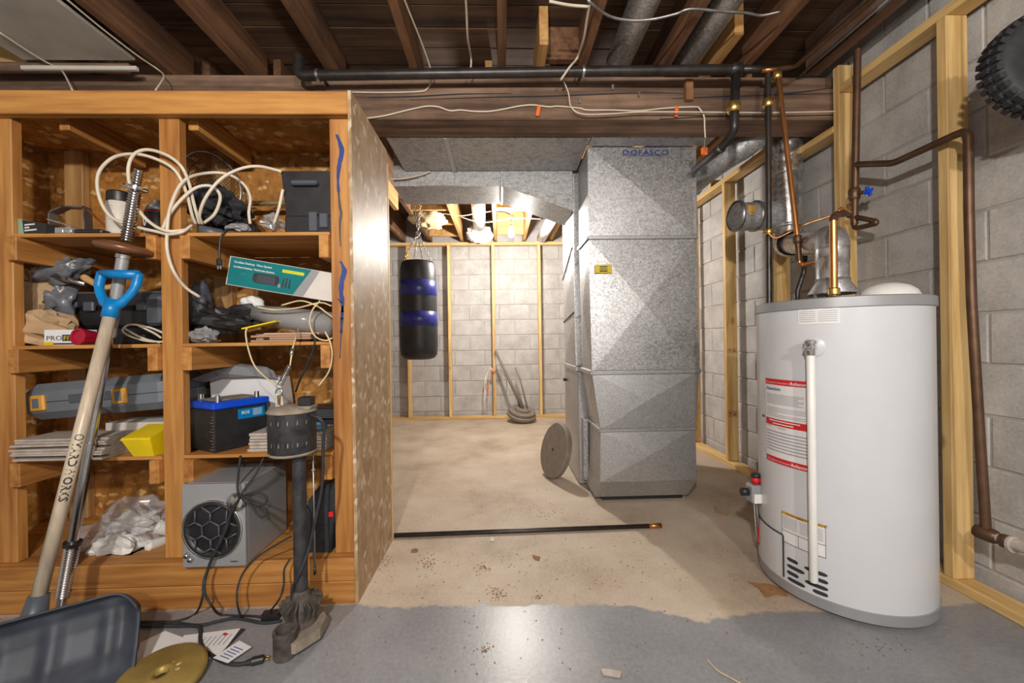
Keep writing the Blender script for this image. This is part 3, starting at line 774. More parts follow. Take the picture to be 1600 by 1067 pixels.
# labels
def label(name, x0, y0, x1, y1, bands, lines, lead=0.0):
    a0, zt = HC(x0, y0); a1, zb = HC(x1, y1)
    o = patch(a0, a1, zb, zt, HR + 0.0012, 12).build(name, MT['paper'], W, True)
    for f0, f1, m_ in bands:
        patch(a0, a1, zt + (zb-zt)*f1, zt + (zb-zt)*f0, HR + 0.0018, 12).build('band', MT[m_], o, True)
    b = MB()
    for f, g0, g1, th in lines:
        z = zt + (zb-zt)*f
        patch(a0 + (a1-a0)*g0, a0 + (a1-a0)*g1, z - th, z + th, HR + 0.0019, 6, b)
    if lines: b.build('print_lines', MT['inkgrey'], o)
    return o, a0, a1, zt, zb
def ltext(s_, size, o, a0, a1, zt, zb, g, f, mat, sx=1.0, bold=0.0):
    A = a0 + (a1-a0)*g; z = zt + (zb-zt)*f
    text(s_, size, None, mat, o, 'lettering', bend=lambda v: HP(A + v.x/HR, z + v.y, HR + 0.0024), sx=sx, bold=bold)
lines = [(0.185 + 0.018*i, 0.04, 0.92 - 0.1*(i % 3 == 2), 0.0011) for i in range(7)] + [(0.345 + 0.02*i, 0.04, 0.95 - 0.6*(i == 3), 0.0011) for i in range(6)] + \
        [(0.565, 0.05, 0.2, 0.0012), (0.578, 0.35, 0.55, 0.0012)] + [(0.63 + 0.037*i, 0.02, 0.97, 0.0022) for i in range(7)]
L_ = label('owner_label', 1197, 590, 1265, 738, [(0, 0.07, 'red'), (0.475, 0.555, 'red'), (0.93, 1.0, 'red')], lines)
ltext('This equipment is the property of', 0.0088, *L_, 0.03, 0.05, MT['paper'])
ltext('Reliance', 0.017, *L_, 0.66, 0.055, MT['paper'], bold=0.0003)
o, a0, a1, zt, zb = L_
b = MB()
for f, g0_, g1_ in ((0.497, 0.12, 0.85), (0.53, 0.22, 0.72)): patch(a0 + (a1-a0)*g0_, a0 + (a1-a0)*g1_, zt + (zb-zt)*f - 0.002, zt + (zb-zt)*f + 0.002, HR + 0.0024, 8, b)
b.build('band_print', MT['paper'], o)
ltext('Attention:', 0.019, *L_, 0.03, 0.135, MT['inkblue'], bold=0.0004)
ltext('This equipment is the property of', 0.0088, *L_, 0.05, 0.98, MT['paper'])
ltext('Reliance', 0.017, *L_, 0.66, 0.985, MT['paper'], bold=0.0003)
L_ = label('rating_label', 1191, 590, 1196.5, 715, [(0.46, 0.49, 'ink')], [(0.05 + 0.03*i, 0.1, 0.9, 0.0011) for i in range(30)])
L_ = label('notice_label', 1247, 474, 1313, 505, [], [(0.15, 0.05, 0.45, 0.001), (0.15, 0.55, 0.95, 0.001), (0.28, 0.12, 0.34, 0.003), (0.28, 0.62, 0.82, 0.003)] + [(0.42 + 0.09*i, 0.03, 0.44, 0.0008) for i in range(6)] + [(0.42 + 0.09*i, 0.5, 0.94, 0.0008) for i in range(6)])
L_ = label('warning_label', 1222, 797, 1291, 872, [(0, 0.09, 'amber')], [(0.16 + 0.045*i, 0.03, 0.4, 0.0009) for i in range(9)] + [(0.16 + 0.045*i, 0.45, 0.95, 0.0009) for i in range(9)])
ltext('WARNING', 0.013, *L_, 0.12, 0.077, MT['ink']); ltext('AVERTISSEMENT', 0.013, *L_, 0.42, 0.077, MT['ink'])
o, a0, a1, zt, zb = L_
b = MB()
for f in (0.62, 1.0): patch(a0, a1, zt + (zb-zt)*f - 0.001, zt + (zb-zt)*f + 0.001, HR + 0.002, 10, b)
for g in (0.0, 0.42, 0.99): patch(a0 + (a1-a0)*g, a0 + (a1-a0)*g + 0.005, zb, zt + (zb-zt)*(0.62 if g == 0.42 else 0), HR + 0.002, 1, b)
b.build('rule_lines', MT['ink'], o)
# relief valve and its discharge pipe
a, z = HC(1272, 542); n_ = Vector((math.sin(a), -math.cos(a), 0)); p = HP(a, z, HR)
MB().lathe([(0.034, 0.0), (0.036, 0.004), (0.026, 0.008), (0.014, 0.010), (0.013, 0.05)], p, n_, 24).build('escutcheon', MT['heater'], W, True, angle=30)
rv = MB(); q = p + n_*0.04
rv.lathe([(0.014, -0.03), (0.016, -0.026), (0.016, 0.012), (0.02, 0.014), (0.02, 0.022), (0.012, 0.028)], q, (0, 0, 1), 16)
rv.lathe([(0.011, 0.0), (0.014, 0.012), (0.012, 0.03), (0.006, 0.036)], q, n_, 16)
rv.build('relief_valve', MT['chrome'], W, True, angle=40)
zb = HC(1278, 903)[1]
MB().lathe([(0.0125, zb - q.z), (0.0135, zb - q.z + 0.002), (0.0135, -0.032), (0.012, -0.030)], q, (0, 0, 1), 16).build('discharge_pipe', MT['white'], W, True, angle=40)
# gas control valve on the side
g0 = HP(-0.98, 0, HR)
def gp(x, y): return PY(x, y, 1.72)
c0 = gp(1181, 768)
gv = MB().bbox(c0.x - 0.033, c0.x + 0.035, c0.y - 0.03, c0.y + 0.03, c0.z - 0.045, c0.z + 0.035, 0.008).build('gas_valve', MT['silver'], W)
gv['label'] = 'grey gas control valve with red knob'
MB().lathe([(0.016, 0), (0.018, 0.02), (0.014, 0.03)], c0 + Vector((0, 0, 0.036)), n=14).build('knob', MT['red'], gv, True)
MB().lathe([(0.02, 0), (0.017, 0.014)], c0 + Vector((0, 0, 0.066)), n=14).build('cap', MT['black'], gv, True)
MB().lathe([(0.016, 0), (0.018, 0.03)], c0 + Vector((-0.034, 0.0, 0.0)), (-1, 0.2, 0), 14).build('dial', MT['black'], gv, True)
MB().bbox(c0.x - 0.028, c0.x + 0.012, c0.y - 0.0325, c0.y - 0.031, c0.z - 0.04, c0.z + 0.0, 0.0005).build('plate_label', MT['paper'], gv)
for pts, r_, m_ in (([(1182, 780), (1183, 800), (1186, 818), (1192, 825)], 0.006, 'steel'), ([(1185, 780), (1190, 800), (1186, 825), (1186, 848), (1193, 858)], 0.0025, 'red'),
                    ([(1178, 782), (1180, 810), (1183, 840), (1192, 852)], 0.003, 'alum')):
    MB().tube(curve([gp(*q_) for q_ in pts]), r_, 8).build('tube', MT[m_], gv, True)
# white dome resting on the heater top
c = PY(1388, 462, HY - 0.10)
tag(MB().lathe([(0.092, 0.0), (0.093, 0.008), (0.084, 0.028), (0.062, 0.047), (0.03, 0.058), (0.0, 0.060)], (c.x, HY - 0.10, HT + 0.006), n=40).build('light_cover', MT['white'], None, True),
    'shallow white dome cover lying on top of the water heater', 'cover')

# ================================================================== flue
fl = thing('flue_pipe', 'silver metal flue rising from the heater top to the beam', 'pipe', (HX, HY, HT))
fx = 1.386
hood = MB().lathe([(0.084, 0.035), (0.086, 0.038), (0.058, 0.085), (0.058, 0.10)], (fx, HY, HT), n=32, cap=False)
hood.build('draft_hood', MT['galv_dull'], fl, True, solid=0.002)
for i in range(3):
    a = 0.6 + i*2.1; MB().box(fx + 0.08*math.sin(a) - 0.006, fx + 0.08*math.sin(a) + 0.006, HY - 0.08*math.cos(a) - 0.002, HY - 0.08*math.cos(a) + 0.002, HT + 0.008, HT + 0.04).build('leg', MT['steel'], fl)
MB().lathe([(0.075, 0.008), (0.075, 0.014)], (fx, HY, HT), n=24).build('collar', MT['steel'], fl, True, angle=30)
MB().lathe([(0.056, 0.10), (0.056, 0.17), (0.058, 0.172), (0.058, 0.225)], (fx, HY, HT), n=32, cap=False).build('vertical_pipe', MT['alum'], fl, True)
zt = HT + 0.275
SY = 2.385; SX = PY(1229, 320, SY).x; zk = PY(1226, 386, SY).z
cd_ = Vector((SX - fx, SY - HY, 0)).normalized(); ce = Vector((SX, SY, zk)) - cd_*0.09; cs = Vector((fx, HY, zt)) + cd_*0.07
MB().tube([(fx, HY, HT + 0.226)] + arc((fx, HY, zt), (fx, HY, zt - 0.045), cs, 5) + [cs + cd_*0.03], 0.0585, 24, caps=False).build('elbow', MT['galv_dull'], fl, True)
MB().tube([cs + cd_*0.02, ce], 0.057, 24, caps=False).build('cross_pipe', MT['alum'], fl, True)
MB().tube([ce - cd_*0.03] + arc((SX, SY, zk), ce, (SX, SY, zk + 0.09), 6) + [(SX, SY, zk + 0.13)], 0.075, 24, caps=False).build('elbow', MT['alum'], fl, True)
zq = PY(1230, 272, SY).z
MB().lathe([(0.080, 0), (0.080, zq - zk - 0.12)], (SX, SY, zk + 0.12), n=28, cap=False).build('stack', MT['alum'], fl, True)
MB().lathe([(0.086 + 0.003*math.sin(i*1.9), zq + (2.34 - zq)*i/14) for i in range(15)], (SX, SY, 0), n=28, cap=False).build('crinkled_sleeve', MT['alum'], fl, True)
for z in (zk + 0.125, zq): MB().lathe([(0.081, -0.010), (0.090, 0), (0.081, 0.010)], (SX, SY, z), n=28, cap=False).build('band', MT['galv_dull'], fl, True)
zs = PY(1160, 338, SY).z; xs = PY(1150, 337, SY).x
MB().tube([(SX - 0.06, SY, zs + 0.004), (xs, SY, zs - 0.004)], 0.084, 24).build('tee_stub', MT['galv_old'], fl, True, angle=50)
for x in (xs, xs + 0.115): MB().lathe([(0.085, -0.012), (0.094, -0.005), (0.094, 0.007), (0.085, 0.012)], (x, SY, zs), (1, 0, 0), 28, cap=False).build('band', MT['steel'], fl, True)
MB().obox((xs + 0.045, SY - 0.082, zs + 0.012), (0.04, 0.003, 0.055)).build('sticker', MT['orange'], fl)

# ================================================================== pipes
def pipe(name, label, base, runs, mat, cat='pipe'):
    t = thing(name, label, cat, base)
    for nm, pts, r_, m_ in runs:
        MB().tube(pts, r_, 14).build(nm, MT[m_ or mat], t, True, angle=55)
    return t
def fit(t, p, d, r_, h, mat, name='fitting'):
    MB().lathe([(r_*0.8, -h), (r_, -h*0.7), (r_, h*0.7), (r_*0.8, h)], p, d, 14).build(name, MT[mat], t, True, angle=40)
IY = 2.0
e0, e1 = PY(484, 118, IY), PY(1150, 108.5, IY)
up = PY(467, 88, IY)
t = pipe('iron_pipe', 'long black iron pipe running across the face of the beam', e0, [
    ('run', [e0, e1], 0.0245, None),
    ('elbow', [e0] + arc(PY(468, 119, IY), PY(480, 118.5, IY), PY(467, 108, IY)) + [up], 0.026, None)], 'iron')
for x in (497, 911):
    p = PY(x, 118 - (x-484)*0.0143, IY); fit(t, p, e1 - e0, 0.030, 0.008, 'alum', 'clamp')
    MB().box(p.x - 0.008, p.x + 0.008, IY + 0.02, 2.143, p.z + 0.02, p.z + 0.03).build('strap', MT['alum'], t)
fit(t, e1, e1 - e0, 0.031, 0.03, 'iron', 'tee')
d1, d2, d3 = PY(1147, 188, IY), PY(1150, 206, IY), PY(1085, 266, 2.36)
j = PY(1126, 232, 2.10)
pipe_drop = MB().tube([e1, d1] + arc(d2, PY(1147, 197, IY), j, 6) + [d3], 0.0215, 14).build('drop', MT['iron'], t, True)
fit(t, PY(1146, 168, IY), (0, 0, 1), 0.033, 0.026, 'brass', 'valve'); fit(t, j, d3 - j, 0.026, 0.012, 'iron', 'coupling')
e2 = PY(1212, 108, IY)
MB().tube([e1, e2], 0.019, 12).build('run', MT['iron'], t, True)
# gas pipe down to the heater
GY = 1.96
g1, g2 = PY(1200, 112, 1.99), PY(1201, 470, GY)
t = pipe('gas_pipe', 'thin black gas pipe dropping from the beam behind the water heater', (g2.x, GY, 1.0), [
    ('riser', [g1, Vector((g2.x, GY, 0.92))], 0.0135, None), ('tube', curve([PY(1200, 364, GY - 0.02), PY(1212, 372, GY - 0.03), PY(1235, 362, 1.9), PY(1260, 350, 1.85), PY(1305, 335, 1.8)]), 0.0045, 'copper')], 'iron')
fit(t, PY(1200, 161, 1.985), (0, 0, 1), 0.026, 0.022, 'brass', 'valve'); fit(t, PY(1201, 362, GY), (0, 0, 1), 0.018, 0.014, 'brass', 'union')
fit(t, PY(1201, 362, GY), (1, 0, 0), 0.008, 0.034, 'brass', 'lever')
MB().tube([PY(1258, 400, 1.99), PY(1256, 425, 1.99), PY(1246, 455, 1.99), Vector((PY(1246, 455, 1.99).x, 1.99, 1.1))], 0.012, 10).build('tail', MT['iron'], t, True)
# copper feed
c1, c2, c3 = PY(1215, 108, 1.97), PY(1250, 402, 1.86), PY(1290, 405, 1.70)
t = pipe('copper_pipe', 'bright copper pipe slanting down from the beam in front of the flue', c1, [
    ('run', [PZ(1372, -8, 2.43), PZ(1245, 102, 2.43), PY(1232, 106, 1.97), c1], 0.013, 'brown_pipe'),
    ('drop', [PY(1215, 112, 1.97), PY(1246, 372, 1.86)], 0.012, None), ('lower', [PY(1246, 372, 1.86), PY(1249, 408, 1.86)], 0.0125, 'brown_pipe'),
    ('branch', arc(PY(1250, 414, 1.86), PY(1249, 408, 1.86), PY(1258, 413, 1.84)) + [c3], 0.0105, None)], 'copper')
fit(t, PY(1214, 118, 1.97), (0, 0, 1), 0.022, 0.018, 'brass', 'valve'); fit(t, PY(1246, 374, 1.86), (0, 0, 1), 0.017, 0.02, 'brown_pipe', 'coupling')
MB().tube([c1, PY(1190, 110, 1.985)], 0.012, 10).build('run', MT['copper'], t, True)
# hot outlet on the heater
hy = HY - 0.16
h0 = PY(1303, 452, hy)
t = pipe('copper_pipe', 'upright copper outlet pipe on top of the water heater', (h0.x, hy, HT), [
    ('riser', [Vector((h0.x, hy, HT + 0.012)), PY(1302, 345, hy)], 0.0125, None),
    ('elbow', arc(PY(1302, 336, hy), PY(1302, 346, hy), PY(1312, 334, hy + 0.04)) + [PY(1325, 333, hy + 0.1)], 0.0135, 'brown_pipe')], 'copper')
fit(t, Vector((h0.x, hy, HT + 0.028)), (0, 0, 1), 0.019, 0.014, 'brass', 'union')
MB().tube(curve([PY(1310, 330, hy), PY(1316, 325, hy), PY(1330, 332, hy)]), 0.005, 8).build('bonding_clamp', MT['copper'], t, True)
# brown pipe on the stud with the blue tap, and the run along the wall
BYp = 1.985; bx = 1.775
def Q_(x, y): return PX(x, y, bx)
v0, v1 = PX(1340, 78, bx), PX(1335, 350, bx)
t = pipe('brown_pipe', 'tarnished brown pipe on the block wall with a blue tap handle', v1, [
    ('riser', [v0, v1], 0.0155, None),
    ('loop', arc(PX(1334, 357, bx), v1, PX(1342, 356, bx)) + [PX(1366, 350, bx)] + arc(PX(1371, 347, bx), PX(1367, 350, bx), PX(1366, 345, bx)) + [PX(1326, 337, bx)], 0.012, None),
    ('run', [PX(1336, 257, bx), PX(1392, 255, bx - 0.02)] + [PX(1400, 253, bx - 0.02), PX(1490, 212, bx - 0.02)] + arc(PX(1509, 203, bx - 0.02), PX(1500, 208, bx - 0.02), PX(1513, 215, bx - 0.02), 5) +
            [PX(1514, 330, bx - 0.02), PX(1518, 470, bx - 0.02), PX(1532, 700, bx - 0.02), PX(1541, 832, bx - 0.02)], 0.0145, None)], 'brown_pipe')
fit(t, PX(1335, 303, bx), (0, 0, 1), 0.024, 0.03, 'brown_pipe', 'valve')
vb = PX(1345, 303, bx); vd = Vector((0.15, -1, 0)).normalized()
MB().tube([PX(1335, 303, bx), vb + vd*0.03], 0.009, 10).build('spindle', MT['brown_pipe'], t, True)
hb = MB(); hc = vb + vd*0.035
for k in range(4):
    a = k*math.pi/2 + 0.5; dd = Vector((math.cos(a), 0.15*math.cos(a), math.sin(a)))
    hb.tube([hc + dd*0.008, hc + dd*0.024], 0.0075, 8)
hb.cyl(hc - vd*0.006, hc + vd*0.008, 0.012, n=12); hb.build('tap_handle', MT['royal'], t, True, angle=50)
pe = PX(1541, 834, bx - 0.02)
fit(t, pe, (0.2, -1, -0.05), 0.026, 0.03, 'brown_pipe', 'stop_valve')
p1, p2, p3 = PX(1549, 836, bx - 0.02), PX(1572, 846, bx - 0.02), PX(1660, 875, bx - 0.02)
t2 = pipe('plastic_pipe', 'grey plastic water pipe low on the block wall', p3, [('run', [p1 + Vector((0, -0.01, 0)), p2], 0.014, None), ('body', [p2, p3], 0.021, None)], 'tilew')
fit(t2, p2, p3 - p2, 0.024, 0.012, 'brown_pipe'); fit(t2, PX(1583, 851, bx - 0.02), p3 - p2, 0.028, 0.006, 'tilew')
w0, w1 = PZ(1387, 0, 2.44), PZ(1250, 118, 2.44)
tag(MB().tube([w0 + (w0-w1)*2, w0, w1], 0.006, 8).build('conduit', MT['silver'], None, True), 'thin pale tube along the rotten joist beside the wall', 'tube')

# ================================================================== wires on the beam and ceiling
def cable(label, pts, r_, mat, cat='cable', k=6, name='cable', group=None):
    return tag(MB().tube(curve(pts, k), r_, 7).build(name, MT[mat], None, True), label, cat, group)
bw = 2.093
cable('white cable stapled in waves along the face of the beam', [PY(x, y, bw) for x, y in ((572, 185), (600, 181), (625, 175), (650, 169), (668, 166), (685, 167), (703, 173), (720, 172), (740, 174), (765, 174), (790, 170), (810, 166), (832, 164), (858, 167), (872, 166), (905, 169), (918, 172), (955, 172), (1000, 173), (1040, 169), (1085, 167))] +
      [PY(x, y, 2.08) for x, y in ((1093, 170), (1100, 182), (1101, 200), (1102, 215))], 0.0042, 'cream', name='beam_cable')
cable('white cable looping down behind the iron pipe to the beam', [PY(x, y, 2.06) for x, y in ((880, 125), (888, 145), (893, 168), (910, 178), (950, 178), (1000, 175), (1080, 175), (1200, 176), (1315, 174))], 0.0036, 'cream')
cable('white cable lying on the ledge above the shelving unit end', [PY(x, y, bw) for x, y in ((548, 144), (600, 144.5), (655, 143), (668, 138), (674, 125))] + [PY(674, 112, 2.06), PZ(660, 70, 2.455), PZ(636, 10, 2.455), PZ(625, -20, 2.455)], 0.004, 'cream')
cable('white cable hanging straight down beside a dark joist', [PZ(727, -15, 2.44), PZ(729, 20, 2.44), PZ(731, 60, 2.44), PY(736, 90, 2.04), PY(735, 107, 2.04), PY(728, 120, 2.04)], 0.005, 'cream')
cable('white cable crossing the ceiling to the iron pipe clamp', [PZ(858, 2, 2.45), PZ(890, 8, 2.45), PZ(918, 10, 2.45), PZ(921, 8, 2.45), PZ(917, 30, 2.45), PZ(912, 60, 2.45), PY(902, 90, 2.02), PY(890, 105, 1.96), PY(876, 125, 1.99)], 0.006, 'cream')
cable('grey armoured cable sagging below two round ducts', [PZ(918, 0, 2.45), PZ(950, 24, 2.445), PZ(985, 32, 2.44), PZ(1020, 30, 2.44), PZ(1055, 22, 2.44), PZ(1080, 14, 2.44), PZ(1130, 18, 2.44), PZ(1165, 20, 2.44), PZ(1190, 24, 2.44), PZ(1220, 18, 2.44)], 0.006, 'steel')
cable('thin white wire along the pale ceiling board edge', [PZ(96, -8, 2.435), PZ(160, 45, 2.435), PZ(215, 87, 2.435), PZ(246, 108, 2.435), PY(256, 118, 2.0), PY(252, 128, 1.95), PY(243, 141, 1.9)], 0.004, 'cream')
cable('thin white wire pair above the shelving unit top rail', [PZ(-5, 48, 2.43), PZ(60, 90, 2.43), PZ(92, 107, 2.43), PY(100, 115, 2.0), PY(108, 130, 1.9), PY(113, 141, 1.85)], 0.004, 'cream')
for i, (x, y, tl) in enumerate(((841, 173, 12), (1057, 174, 6))):
    p = PY(x, y, 2.087); mm = Matrix.Rotation(R(tl), 3, 'Y')
    tag(MB().obox(p, (0.019, 0.003, 0.056), mm).build('ribbon', MT['ribbon']), 'short orange tape strip on the beam, ' + ('over the wavy cable' if i == 0 else 'near the brass valve'), 'tape')
p = PY(1100, 236, 2.25)
tag(MB().blob(p, (0.022, 0.012, 0.026), 0.5, 3, 8).build('ribbon', MT['ribbon'], None), 'small orange tape knot dangling beside the plenum top', 'tape')
cable('thin wire hanging with the orange knot beside the plenum', [PY(1102, 214, 2.12), PY(1101, 225, 2.2), PY(1100, 236, 2.25)], 0.003, 'cream')

# ================================================================== far room
bagc = PY(655, 500, 3.75)
PB = thing('punching_bag', 'black and navy punching bag hanging on chains', 'punching bag', (bagc.x, 3.75, 0.86))
cx, cy = bagc.x - 0.004, 3.75
prof = [(0.10, 0.862), (0.145, 0.875), (0.168, 0.91), (0.176, 1.0), (0.174, 1.3), (0.168, 1.6), (0.165, 1.70), (0.155, 1.755), (0.145, 1.775), (0.02, 1.77)]
body = MB().lathe(prof, (cx, cy, 0), n=40).build('body', MT['vinyl'], PB, True)
for z0, z1 in ((1.455, 1.60), (1.17, 1.31)):
    MB().lathe([(0.172, z0), (0.1775 if z0 < 1.4 else 0.1755, z0 + 0.004), (0.176 if z0 < 1.4 else 0.172, z1 - 0.004), (0.166, z1)], (cx, cy, 0), n=40, cap=False).build('tape_band', MT['navy'], PB, True)
MB().lathe([(0.1725, 1.232), (0.1785, 1.236), (0.1725, 1.24)], (cx, cy, 0), n=40, cap=False).build('tape_seam', MT['royal'], PB, True)
top = Vector((cx + 0.005, cy, 2.05))
def chain(a, b_, name='chain', lk=0.034):
    a, b_ = Vector(a), Vector(b_); n = max(2, int((b_ - a).length/(lk*0.72))); d = (b_ - a).normalized(); u, v = frame_to(d); m_ = MB()
    for i in range(n):
        c = a.lerp(b_, (i + 0.5)/n); s_ = u if i % 2 else v
        m_.tube([c + d*(lk/2)*math.cos(t) + s_*0.009*math.sin(t) for t in [k*math.pi/4 for k in range(8)]], 0.0026, 5, closed=True)
    m_.build(name, MT['steel'], PB, True)
for k in range(4):
    a = 0.5 + k*math.pi/2; chain((cx + 0.14*math.cos(a), cy + 0.14*math.sin(a), 1.775), top)
for dx in (-0.03, 0.035): chain(top, (cx + dx, cy, 2.349))
MB().bbox(-0.889, -0.507, cy - 0.045, cy + 0.045, 2.35, 2.45, 0.003).build('blocking', MT['joist_new'], CEIL)
MB().tube([top + Vector((0.02*math.cos(t), 0, 0.02*math.sin(t))) for t in [k*math.pi/5 for k in range(10)]], 0.005, 6, closed=True).build('ring', MT['steel'], PB, True)

ins = PY(670, 345, 4.35)
tag(MB().blob((ins.x, 4.3, 2.36), (0.19, 0.16, 0.11), 0.35, 4, 14).build('insulation_batt', MT['insul'], None, True), 'yellowed insulation batt sagging below the joists above the punching bag', 'insulation')
fd = thing('flexible_duct', 'white wrapped duct with a boxy boot on the far top plate', 'duct', (-0.25, 4.9, 2.33))
p0, p1 = PY(747, 318, 4.2), PY(749, 352, 4.75)
MB().tube([p0, p1], 0.075, 18).build('pipe', MT['wrapw'], fd, True)
MB().blob(PY(748, 366, 5.0), (0.17, 0.16, 0.11), 0.3, 8, 12).build('boot_wrap', MT['wrapw'], fd)
tag(MB().tube([PY(864, 340, 4.1), PY(846, 372, 5.1)], 0.06, 16).build('duct_run', MT['wrapw'], None, True), 'white duct run between far joists next to the lit bulb', 'duct')
tag(MB().blob(PY(845, 379, 5.22), (0.1, 0.05, 0.03), 0.3, 5, 8).build('foam_lump', MT['insul'], None, True), 'small tan foam lump on the far top plate', 'foam')
for lab, pts in (('white cable strung between far joists left of the bulb', ((690, 333), (720, 337), (745, 333), (768, 330))), ('white cable drooping across the far joists behind the white duct', ((718, 338), (740, 345), (762, 347), (800, 341), (845, 342)))):
    cable(lab, [PY(x, y, 4.15) for x, y in pts], 0.005, 'cream')
cable('black cable curling on the far joist blocking above the bulb', [PY(x, y, 4.3) for x, y in ((775, 325), (778, 330), (790, 332), (800, 337), (803, 338))], 0.006, 'black')
cable('white cable bowed under the beam ducts beside the shelving unit', [PY(x, y, 2.72) for x, y in ((604, 280), (630, 279), (655, 274), (672, 268))], 0.006, 'cream')

# loose weights with a long handle by the far wall
fp = PZ(815, 660, 0); ax = Vector((0.16, -0.28, 1)).normalized()
wt = thing('tamper', 'long wooden handle on two stacked grey weight discs by the far wall', 'tool', (fp.x, fp.y + 0.1, 0))
c0 = Vector((fp.x, fp.y + 0.06, 0.065))
MB().lathe([(0.17, 0), (0.185, 0.012), (0.185, 0.04), (0.17, 0.052)], c0, ax, 32).build('disc', MT['plate_grey'], wt, True, angle=30)
MB().lathe([(0.15, 0.053), (0.165, 0.06), (0.165, 0.085), (0.15, 0.092), (0.1, 0.094), (0.1, 0.115), (0.0, 0.116)], c0, ax, 32).build('disc', MT['plate_grey'], wt, True, angle=30)
hp = c0 + ax*0.115
MB().tube([hp + Vector((0.0, 0, 0.0)), PY(774, 548, 5.17)], [0.022, 0.016], 12).build('handle', MT['plate_grey'], wt, True)
MB().tube([hp + Vector((0.06, 0, 0.0)), PY(812, 590, 5.1), PY(805, 575, 5.14)], 0.010, 10).build('brace', MT['plate_grey'], wt, True)
MB().tube([hp + Vector((-0.02, 0, 0.02)), PY(810, 628, 5.05)], 0.016, 10).build('socket', MT['black'], wt, True)
wb = thing('wire_bundle', 'tangle of thin wires hooked on a far stud', 'cable', (-0.085, 5.18, 0.6))
for k in range(7):
    pts = [PY(771 + rnd.uniform(-3, 3), 580 + rnd.uniform(-3, 4), 5.19)]
    sx = rnd.choice((-1, 1))*rnd.uniform(6, 20)
    pts += [PY(771 + sx*0.4, 578 + rnd.uniform(-4, 2), 5.18), PY(771 + sx, 592 + rnd.uniform(-4, 8), 5.19), PY(771 + sx*1.1 + rnd.uniform(-3, 6), 615 + rnd.uniform(-6, 20), 5.195)]
    MB().tube(curve(pts), 0.0045, 6).build('wire', MT[('cream', 'white', 'silver', 'ribbon')[k % 4 if k < 6 else 3]], wb, True)

# stone-grey disc leaning on the furnace cabinet
dp = PZ(852, 748, 0)
ctr = Vector((dp.x + 0.085, dp.y + 0.02, 0.205)); ax = Vector((-0.92, -0.30, 0.28)).normalized()
ds = thing('weight_disc', 'large flat grey disc with a centre hole leaning against the furnace', 'disc', (ctr.x, ctr.y, 0))
MB().lathe([(0.012, -0.02), (0.185, -0.022), (0.203, -0.014), (0.205, 0.016), (0.195, 0.026), (0.012, 0.027)], ctr, ax, 48, cap=False).build('disc', MT['plate_grey'], ds, True, angle=35)
MB().lathe([(0.0135, -0.021), (0.0135, 0.0275)], ctr, ax, 16).build('hole', MT['ink'], ds, True, angle=35)
# rod on the floor
r0_, r1_ = PZ(598, 837, 0.012), PZ(1033, 821, 0.012)
rd = thing('floor_rod', 'thin black rod with a copper tip lying across the bare floor', 'rod', (r0_ + r1_)/2 - Vector((0, 0, 0.012)))
MB().tube([r0_ + Vector((0.03, 0, 0)), r0_.lerp(r1_, 0.97)], 0.0115, 10).build('shaft', MT['iron'], rd, True)
MB().tube([r0_.lerp(r1_, 0.955), r1_], 0.0135, 10).build('tip', MT['copper'], rd, True)

# ================================================================== tyre hanging at the right
tc = PY(1640, 98, 1.2); tax = Vector((-0.22, -0.97, 0.06)).normalized(); TK = 0.86
ty = thing('knobby_tire', 'black knobby rubber tire hanging in front of the block wall', 'tire', (tc.x, tc.y, tc.z - 0.2))
u, v = frame_to(tax)
MB().lathe([(a_*TK, b_*TK) for a_, b_ in ((0.06, -0.028), (0.15, -0.045), (0.178, -0.038), (0.188, -0.02), (0.19, 0.0), (0.188, 0.02), (0.178, 0.038), (0.15, 0.045), (0.06, 0.028), (0.055, 0.0), (0.06, -0.028))], tc, tax, 40, cap=False).build('carcass', MT['rubber'], ty, True)
kb = MB()
for i in range(34):
    a = 2*math.pi*i/34
    for s_, off in ((-1, 0.0), (1, 0.5), (0, 0.25)):
        b_ = a + off*2*math.pi/34; rd_ = u*math.cos(b_) + v*math.sin(b_); tn = -u*math.sin(b_) + v*math.cos(b_)
        mm = Matrix((tn, tax, rd_)).transposed()
        kb.obox(tc + rd_*(0.189 if s_ == 0 else 0.184)*TK + tax*0.031*TK*s_, (0.017, 0.018, 0.018), mm)
kb.build('tread_knobs', MT['rubber'], ty)['kind'] = 'stuff'
MB().lathe([(0.03, -0.015), (0.053, -0.02), (0.053, 0.02), (0.03, 0.015)], tc, tax, 28).build('hub', MT['darkred'], ty, True, angle=40)
MB().tube([tc + Vector((0, 0, 0.10)), tc + Vector((0, 0.0, 0.6)), (tc.x, tc.y, 2.459)], 0.004, 6).build('hanging_cord', MT['black'], ty)

# ================================================================== things on the shelves
S1, S2, S3, S0 = SH[0], SH[1], SH[2], 0.178
def strip(b, pts, wy, t):
    for p, q in zip(pts[:-1], pts[1:]):
        d = (q - p); L_ = d.length; d.normalize(); yv = Vector((0, 1, 0)); n_ = d.cross(yv).normalized()
        b.obox((p + q)/2, (L_ + t, wy, t), Matrix((d, n_.cross(d), n_)).transposed())
    return b
